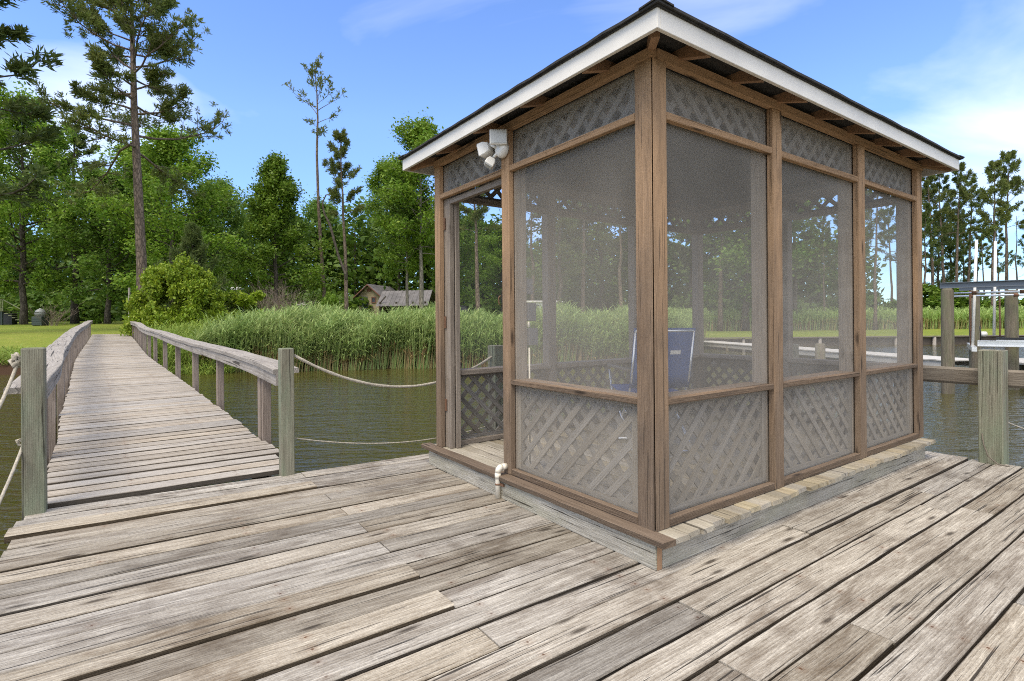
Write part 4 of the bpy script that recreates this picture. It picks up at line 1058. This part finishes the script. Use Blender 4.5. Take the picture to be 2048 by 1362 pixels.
def ell(a, b, c=.5):     # limb length against height: grows to a maximum at t=c then tapers
    return lambda t: a*(math.sin(math.pi*min(1, max(0, t))**(math.log(.5)/math.log(c))) ** .7)+b
cone = lambda a, b: (lambda t: a*(1-t)+b)
G = dict
T = {}
T['hero'] = make_tree('tall_pine', 22.5, .44, lambda t: .25*(1-t)**.5*(.55+.45*math.sin(9*t+1)**2)+.03, 46, 5, M['bark_pine'], M['needle'], .31, 'pine', el=(-.02, .75), twigs=22, per=28, leaf=.30, spread=.03, lift=.5,
    trunk_pts=[(0, 0, -.3), (.0, 0, 1.5), (-.06, .05, 4), (-.16, 0, 7.5), (-.28, 0, 10.5), (-.40, 0, 13.5), (-.50, .1, 16), (-.55, .1, 18), (-.50, .0, 20), (-.45, 0, 22.5)], twl=.42, wob=.2)
T['pineA'] = make_tree('pine_tree', 17, .5, lambda t: .16*(1-t)**.5*(.5+.5*math.sin(8*t)**2)+.03, 26, 15, M['bark_pine'], M['needle_dark'], .2, 'pine', el=(.0, .8), twigs=10, per=20, leaf=.32, spread=.034, lift=.5, twl=.42, wob=.2, lean=(.5, .2))
T['pineB'] = make_tree('pine_tree', 16, .58, lambda t: .13*(1-t)**.5*(.45+.55*math.sin(7*t+2)**2)+.03, 24, 29, M['bark_pine'], M['needle'], .19, 'pine', el=(.1, .9), twigs=9, per=20, leaf=.32, spread=.034, lift=.5, twl=.45, wob=.22, lean=(-.4, .3))
T['pineC'] = make_tree('pine_tree', 15, .30, lambda t: .2*(1-t)**.6*(.6+.4*math.sin(10*t)**2)+.03, 36, 37, M['bark_dark'], M['needle_dark'], .22, 'pine', el=(-.05, .7), twigs=10, per=20, leaf=.32, spread=.034, lift=.4, twl=.42, wob=.2)
T['thin'] = make_tree('sparse_pine', 21, .62, lambda t: .11*(.35+.65*math.sin(math.pi*(t*.8+.1)))*(1 if t < .8 else .7), 20, 41, M['bark_pine'], M['needle'], .17, 'pine', el=(.35, 1.15), twigs=5, per=6, leaf=.36, spread=.045, lift=.5, twl=.32, wob=.25, gap=.15,
    trunk_pts=[(0, 0, -.3), (-.12, 0, 2), (-.35, 0, 6), (-.55, 0, 10), (-.65, 0, 14), (-.55, 0, 17), (-.6, 0, 19), (-.75, 0, 21)])
T['young'] = make_tree('young_pine', 6, .08, cone(.40, .05), 46, 51, M['bark_dark'], M['needle_dark'], .10, 'pine', el=(.25, .95), twigs=11, per=16, leaf=.24, spread=.02, lift=.9, twl=.4)
T['broad'] = make_tree('broadleaf_tree', 14, .16, ell(.30, .06, .35), 48, 61, M['bark_dark'], M['leaf'], .24, 'leaf', el=(.15, 1.0), twigs=10, per=20, leaf=.125, spread=.34, twl=.34, wob=.2)
T['broad2'] = make_tree('broadleaf_tree', 13, .2, ell(.33, .05, .42), 40, 67, M['bark_dark'], M['leaf_dark'], .22, 'leaf', el=(.1, 1.0), twigs=10, per=20, leaf=.13, spread=.36, twl=.36, wob=.24, lean=(.5, 0))
T['oval'] = make_tree('broadleaf_tree', 15, .36, ell(.20, .05, .3), 48, 71, M['bark_pale'], M['leaf'], .19, 'leaf', el=(.2, 1.0), twigs=9, per=19, leaf=.12, spread=.30, twl=.36, wob=.2)
T['conical'] = make_tree('broadleaf_tree', 13.5, .10, lambda t: .34*(1-t)**.95+.03, 60, 73, M['bark_dark'], M['leaf'], .2, 'leaf', el=(.15, .8), twigs=10, per=19, leaf=.12, spread=.28, twl=.34, wob=.16)

def shrub(name, w, h, seed, leafm, lobes=26, per=420, leaf=.085, stems=14):
    g = np.random.default_rng(seed); root = bpy.data.objects.new(name, None); COL.objects.link(root); P = []
    mb = MB()
    for k in range(lobes):
        a = g.uniform(0, 6.28); r = w/2*math.sqrt(g.random())*.85; t = g.random()**.7
        hh = h*(.25+.72*t)*(1-.45*(r/(w/2))**2); c = np.array([r*math.cos(a), r*math.sin(a)*.8, hh])
        if k < stems: mb.tube([Vector((c[0]*.2, c[1]*.2, -.1)), Vector((c[0]*.5, c[1]*.5, hh*.5)), Vector(tuple(c))], [.04, .03, .012], 5, cap=False)
        n = per//6; q = g.normal(0, 1, (n, 3)); q /= np.linalg.norm(q, axis=1)[:, None]; s = g.uniform(.5, 1.0)
        P.append(c+q*np.array([.36, .36, .27])*s*(h/2.4)*g.uniform(.7, 1.05, (n, 1)))
    for k in range(lobes//2):     # low skirt
        a = g.uniform(0, 6.28); c = np.array([w*.46*math.cos(a), w*.36*math.sin(a), h*.2]); P.append(c+g.normal(0, .2, (per//9, 3)))
    mb.build('stem', M['bark_dark'], root)
    V, F = leaf_quads(np.concatenate(P), 6, .07, leaf, g, up=.5); np_mesh('foliage', V, F, leafm, root); root['H'] = h
    return root
T['shrub'] = shrub('leafy_shrub', 4.9, 3.0, 81, M['leaf_yellow'], 64, 560, .075)
T['shrub2'] = shrub('round_shrub', 2.6, 2.2, 83, M['leaf_yellow'], 18, 320, .1)
T['bush'] = shrub('green_bush', 4, 2.4, 85, M['leaf'], 22, 300, .12)
def bare_bush(name, w, h, seed, n=90):
    g = np.random.default_rng(seed); root = bpy.data.objects.new(name, None); COL.objects.link(root); mb = MB()
    for k in range(n):
        a = g.uniform(0, 6.28); e = g.uniform(.55, 1.45); L = h*g.uniform(.6, 1.05)/max(.6, math.sin(e))*.9; b0 = np.array([g.normal(0, w*.08), g.normal(0, w*.08), -.05])
        p = limb_pts(b0, a, e, min(L, w*.62/max(.15, math.cos(e))), g, wob=.12); mb.tube([Vector(q) for q in p], [.016, .013, .010, .008, .006, .004], 4, cap=False)
        for j in range(6):
            q, d = sample(p, g.uniform(.35, .98)); t = limb_pts(q, math.atan2(d[0], d[1])+g.normal(0, .8), g.uniform(.4, 1.3), L*.24, g, n=3)
            mb.tube([Vector(z) for z in t], [.007, .006, .005, .004], 3, cap=False)
    mb.build('branches', M['twig'], root); root['H'] = h
    return root
T['bare'] = bare_bush('bare_shrub', 4.2, 2.9, 91)
T['small_bare'] = bare_bush('bare_sapling', 2.6, 1.9, 93, 30)
T['dead'] = make_tree('dead_pine', 14, .35, lambda t: .12*(1-t)+.02, 12, 95, M['bark_dark'], M['needle_dark'], .15, 'pine', el=(.1, .7), twigs=3, per=1, leaf=.15, spread=.02, twl=.3)

# -- the trees one can tell apart, left to right
place(T['hero'], 285, 31, 22.0, 'tall pine with long bare trunk behind the yellow green shrub, tallest tree on the left', 'pine')
place(T['pineC'], -60, 27, 21.5, 'pine whose needle branches hang in at the top left corner', 'pine', rot=1.0, wide=1.15)
place(T['broad'], 47, 43, 17.0, 'bright green tree with a thick trunk standing on the lawn beside the barbecue', rot=.6, wide=.8)
place(T['broad2'], -40, 48, 18.0, 'dark green tree rising at the left edge behind the stair deck', rot=2.1)
place(T['pineC'], 150, 47, 17.0, 'dense dark pine behind the barbecue', 'pine', rot=2.4, wide=1.1)
place(T['broad2'], 215, 44, 11.5, 'broad dark tree between the barbecue and the tall pine', rot=.3, wide=1.1)
place(T['broad'], 345, 41, 13.8, 'spreading green tree right behind the tall pine trunk', rot=3.4, wide=1.0)
place(T['oval'], 290, 50, 15.5, 'bright leafed tree partly hidden by the tall pine trunk', rot=1.2, wide=1.3)
place(T['broad2'], 440, 52, 12.5, 'dark tree rising behind the yellow green shrub', rot=4.0, wide=.9)
place(T['young'], 385, 29, 5.6, 'bushy young pine standing behind the yellow green shrub', 'pine', wide=1.05)
place(T['shrub'], 358, 25.0, 3.75, 'large yellow green shrub beside the shore end of the walkway', 'shrub', wide=.68, dz=-.1)
place(T['shrub2'], 480, 31, 2.7, 'smaller yellow green shrub between the large shrub and the bare grey bush', 'shrub')
place(T['bare'], 556, 33, 3.0, 'bare grey twiggy bush standing above the reeds', 'shrub', wide=.75)
place(T['small_bare'], 105, 40, 1.9, 'small leafless sapling beside the barbecue', 'sapling')
place(T['bush'], 198, 46, 1.6, 'low round green bush at the far edge of the lawn', 'bush', wide=.7)
place(T['conical'], 552, 45, 13.6, 'bright conical green tree behind the bare grey bush', rot=.5, wide=1.0)
place(T['thin'], 652, 46, 21.8, 'very tall thin pine with a sparse twiggy top', 'pine')
place(T['pineB'], 694, 43, 14.8, 'slender pine with open crown just right of the very tall thin pine', 'pine', rot=.8, wide=.95)
place(T['broad2'], 640, 78, 15.5, 'dark green tree behind the trunks of the two thin pines', rot=1.1)
place(T['oval'], 775, 82, 22, 'bright leafy tree directly behind the tan shed', rot=2.0, wide=1.05)
place(T['oval'], 843, 46, 16.6, 'tall pale trunked tree beside the left edge of the gazebo', rot=.2, wide=.95)
place(T['oval'], 815, 47, 13.2, 'pale trunked tree standing next to the tan shed roof', rot=3.6, wide=.9)
place(T['pineB'], 957, 40, 12.6, 'pine seen through the open gazebo doorway', 'pine', rot=1.4, wide=1.2)
place(T['broad'], 905, 52, 12.0, 'green tree seen through the doorway left of the pine', rot=5, wide=.8)
place(T['broad'], 1005, 58, 9.5, 'rounded green tree seen through the doorway right of the pine', rot=4.4)
rt = random.Random(12)
for i, px in enumerate((1065, 1120, 1165, 1205, 1243, 1275, 1330, 1385, 1440, 1490, 1540, 1590, 1650, 1690, 1720, 1750, 1785, 1815)):
    pr = T[('pineA', 'pineC', 'pineB', 'broad2' if px < 1500 else 'pineA', 'pineA', 'pineC' if px < 1600 else 'pineB')[i % 6]]; Y = rt.uniform(50, 64)
    place(pr, px, Y, rt.uniform(13, 16.5), 'dark tree of the wood behind the gazebo, blurred by its screens', 'tree', 'wood seen through the screens', wide=1.2 if px < 1600 else .8, rot=rt.uniform(0, 6))
for i, (px, Y, h_, pr, lb) in enumerate(((1868, 62, 18.3, 'pineB', 'tall pine touching the right corner of the gazebo roof'), (1890, 68, 19.8, 'pineA', 'tall dense pine just right of the gazebo roof corner'), (1912, 63, 18.4, 'pineB', 'tall pine above the first boat lift piling'),
        (1936, 70, 18.9, 'pineA', 'slightly lower pine left of the white guide posts'), (1852, 60, 13.5, 'pineA', 'lower dark pine against the right gazebo post'), (1985, 61, 18.0, 'pineB', 'open crowned pine between the white guide posts'),
        (2012, 66, 20.6, 'pineB', 'tallest pine near the right edge with high sparse crown'), (2060, 63, 14.0, 'pineA', 'pine cut by the right edge above the boat lift'), (1878, 72, 15.0, 'pineC', 'low branched dark pine filling the gap beside the gazebo post'),
        (1902, 74, 16.5, 'pineC', 'low branched dark pine behind the top of the first lift piling'), (1928, 76, 14.0, 'pineC', 'short dark pine left of the slanted white guide post'), (1970, 75, 13.0, 'pineB', 'short pine just right of the slanted white guide post'), (2000, 78, 14.5, 'pineA', 'short pine right of the upright white guide post'))):
    place(T[pr], px, Y, h_, lb, 'pine', 'pines on the far bank', wide=.85, rot=i*1.7)
place(T['dead'], 2034, 60, 12.5, 'dead bare pine leaning near the right edge', 'dead pine', wide=.8)
place(T['dead'], 1955, 64, 11.5, 'dead bare trunk between the pines of the far bank', 'dead pine', rot=2, wide=.7)
for i, (px, Y, h_, w_, lb) in enumerate(((1870, 58, 5.0, 1.1, 'dark bush under the tall pines beside the gazebo post'), (1960, 66, 3.6, 1.2, 'low bush behind the slanted white guide post'), (2010, 62, 3.4, 1.1, 'green bush behind the right lift piling'),
                                         (2060, 60, 3.6, 1.1, 'green bush at the right edge beyond the boat lift'), (420, 36, 2.4, .8, 'green bush in front of the dark trees beside the young pine'), (655, 40, 2.6, .5, 'small green bush in front of the low grey cabin'))):
    place(T['bush'], px, Y, h_, lb, 'bush', wide=w_, rot=i*1.3)
# the S shaped dead limb of the slender pine
def snag():
    Y = 42.2; pts = [at_depth(a, b, Y) for a, b in ((693, 560), (690, 545), (678, 515), (668, 480), (660, 450), (648, 425), (645, 405), (652, 390), (662, 388))]
    mb = MB(); mb.tube(pts, [.11, .11, .10, .10, .09, .08, .06, .05, .03], 7)
    o = mb.build('dead_limb', M['bark_dark']); tag(o, 'crooked bare limb beside the slender pine trunk', 'limb')
snag()

# -- the far wood, one mass
def far_wood():
    g = np.random.default_rng(101); Vs, Fs, n0 = [], [], 0; mb = MB()
    def clump(x, y, z0, h_, w_, n, leaf):
        t = g.random((n, 1)); a = g.uniform(0, 6.28, (n, 1)); r = w_*np.sqrt(g.random((n, 1)))*(.35+.65*np.sin(math.pi*np.clip(t*.9+.1, 0, 1)))
        return np.concatenate([x+r*np.cos(a), y+r*np.sin(a), z0+t*h_], 1)
    P = []
    for i in range(120):
        px = -420+i*18+g.uniform(-8, 8); Y = g.uniform(66, 84); x = (px-1024)/FPX*Y
        hh = g.uniform(11, 16) if px < 1000 else g.uniform(10, 13.5)
        if px > 1850: hh = g.uniform(4, 7)
        z = tz(x, Y); P.append(clump(x, Y, z, hh, g.uniform(2.2, 3.4), int(230*hh/10), .4))
        if px < 1760: mb.tube([(x, Y, z-.5), (x+g.normal(0, .3), Y, z+hh*.8)], [.22, .08], 6, cap=False)
    for i in range(70):      # low growth that closes the foot of the wood
        px = -420+i*38; Y = g.uniform(60, 66) if px < 1750 else g.uniform(70, 80); x = (px-1024)/FPX*Y; P.append(clump(x, Y, tz(x, Y)-.2, g.uniform(2.2, 3.8), 2.2, 110, .4))
    V, F = leaf_quads(np.concatenate(P), 3, .4, .42, g)
    w = np_mesh('far_wood', V, F, M['leaf_dark']); w['kind'] = 'stuff'; w['label'] = 'dense wood closing the view behind the lawn and the reeds'
    t = mb.build('far_wood_trunks', M['bark_dark'], w)
    # a line of low trees far away
far_wood()

# -- reeds: one mass of stalks and blades
def reeds(name, label, n, sampler, hmin, hmax, seed, blade, rows=7, w=.016, leafm='reed', lowm='reed_low'):
    g = np.random.default_rng(seed); xy = sampler(g, n); n = len(xy); z = terrain(xy[:, 0], xy[:, 1])
    h = g.uniform(hmin, hmax, n)*(1+.10*np.sin(xy[:, 0]*1.3)+.08*np.sin(xy[:, 0]*3.7+1)); base = np.stack([xy[:, 0], xy[:, 1], z-.1], 1)
    lean = np.stack([g.normal(.10, .07, n), g.normal(0, .07, n), np.ones(n)], 1); top = base+lean*h[:, None]
    dirv = np.array([1., 0, 0])*w*.7
    V = [np.stack([base-dirv, base+dirv, base+lean*h[:, None]*.62+dirv*.8, base+lean*h[:, None]*.62-dirv*.8], 1), np.stack([base+lean*h[:, None]*.60-dirv*.8, base+lean*h[:, None]*.60+dirv*.8, top+dirv*.3, top-dirv*.3], 1)]
    mi = [np.where(g.random(n) < .5, 1, 0), np.zeros(n, int)]
    for k in range(rows):
        f = g.uniform(.30, 1.0, n)**.75; c = base+lean*(h*f)[:, None]; a = g.uniform(0, 6.28, n); L = blade*g.uniform(.6, 1.2, n)
        up = g.uniform(.35, 1.3, n); d1 = np.stack([np.cos(a)+.35, np.sin(a), up], 1); d1 /= np.linalg.norm(d1, axis=1)[:, None]
        s = np.stack([-np.sin(a), np.cos(a), np.zeros(n)], 1)*w; mid = c+d1*(L*.5)[:, None]; d2 = d1-np.stack([np.zeros(n), np.zeros(n), g.uniform(.2, .9, n)], 1); tip = mid+d2*(L*.5)[:, None]
        V.append(np.stack([c-s*.5, c+s*.5, mid+s, mid-s], 1)); V.append(np.stack([mid-s, mid+s, tip+s*.08, tip-s*.08], 1))
        low = ((f < .5) & (g.random(n) < .7)).astype(int); mi += [low, low]
    V = np.concatenate(V).reshape(-1, 3); F = np.arange(len(V)).reshape(-1, 4)
    o = np_mesh(name, V, F, [M[leafm], M[lowm]], None, np.concatenate(mi)); o['kind'] = 'stuff'; o['label'] = label; return o
def samp_near(g, n):
    x = np.concatenate([g.uniform(-11.2, 3, int(n*.62)), g.uniform(3, 12.2, n-int(n*.62))]); d = -.42+6.8*g.random(n)**1.5
    # ragged front edge
    d += .12+.15*np.sin(x*1.1)+.12*np.sin(x*2.9+2); return np.stack([x, shore(x)+d], 1)
reeds('reeds', 'dense tall green reeds along the bank behind the gazebo', 17000, samp_near, 1.3, 1.85, 5, .55)
def samp_far(g, n):
    x = g.uniform(11, 66, n); return np.stack([x, g.uniform(51, 57, n)], 1)
reeds('reeds', 'tall reeds on the far bank beyond the mown strip on the right', 7000, samp_far, 1.3, 2.0, 6, .8, 5, .03)
def samp_bank(g, n):
    x = g.uniform(-36, -10.5, n); d = .45+g.random(n)**2*1.6
    return np.stack([x, shore(x)+d], 1)
reeds('bank_grass', 'rough grass along the edge of the bank', 4200, samp_bank, .15, .42, 9, .30, 5, .012, 'grass_tall', 'reed_low')
def samp_walk(g, n):
    s = g.uniform(16, WS[-1]+1, n); c = np.array([wk(q) for q in s])[:, :2]; off = g.uniform(.95, 3.5, n)
    return np.stack([c[:, 0]+WN.x*off, c[:, 1]+WN.y*off], 1)
reeds('bank_grass', 'tall green grass growing beside the shore end of the walkway', 2600, samp_walk, .35, .95, 10, .45, 5, .014, 'grass_tall', 'grass_tall')
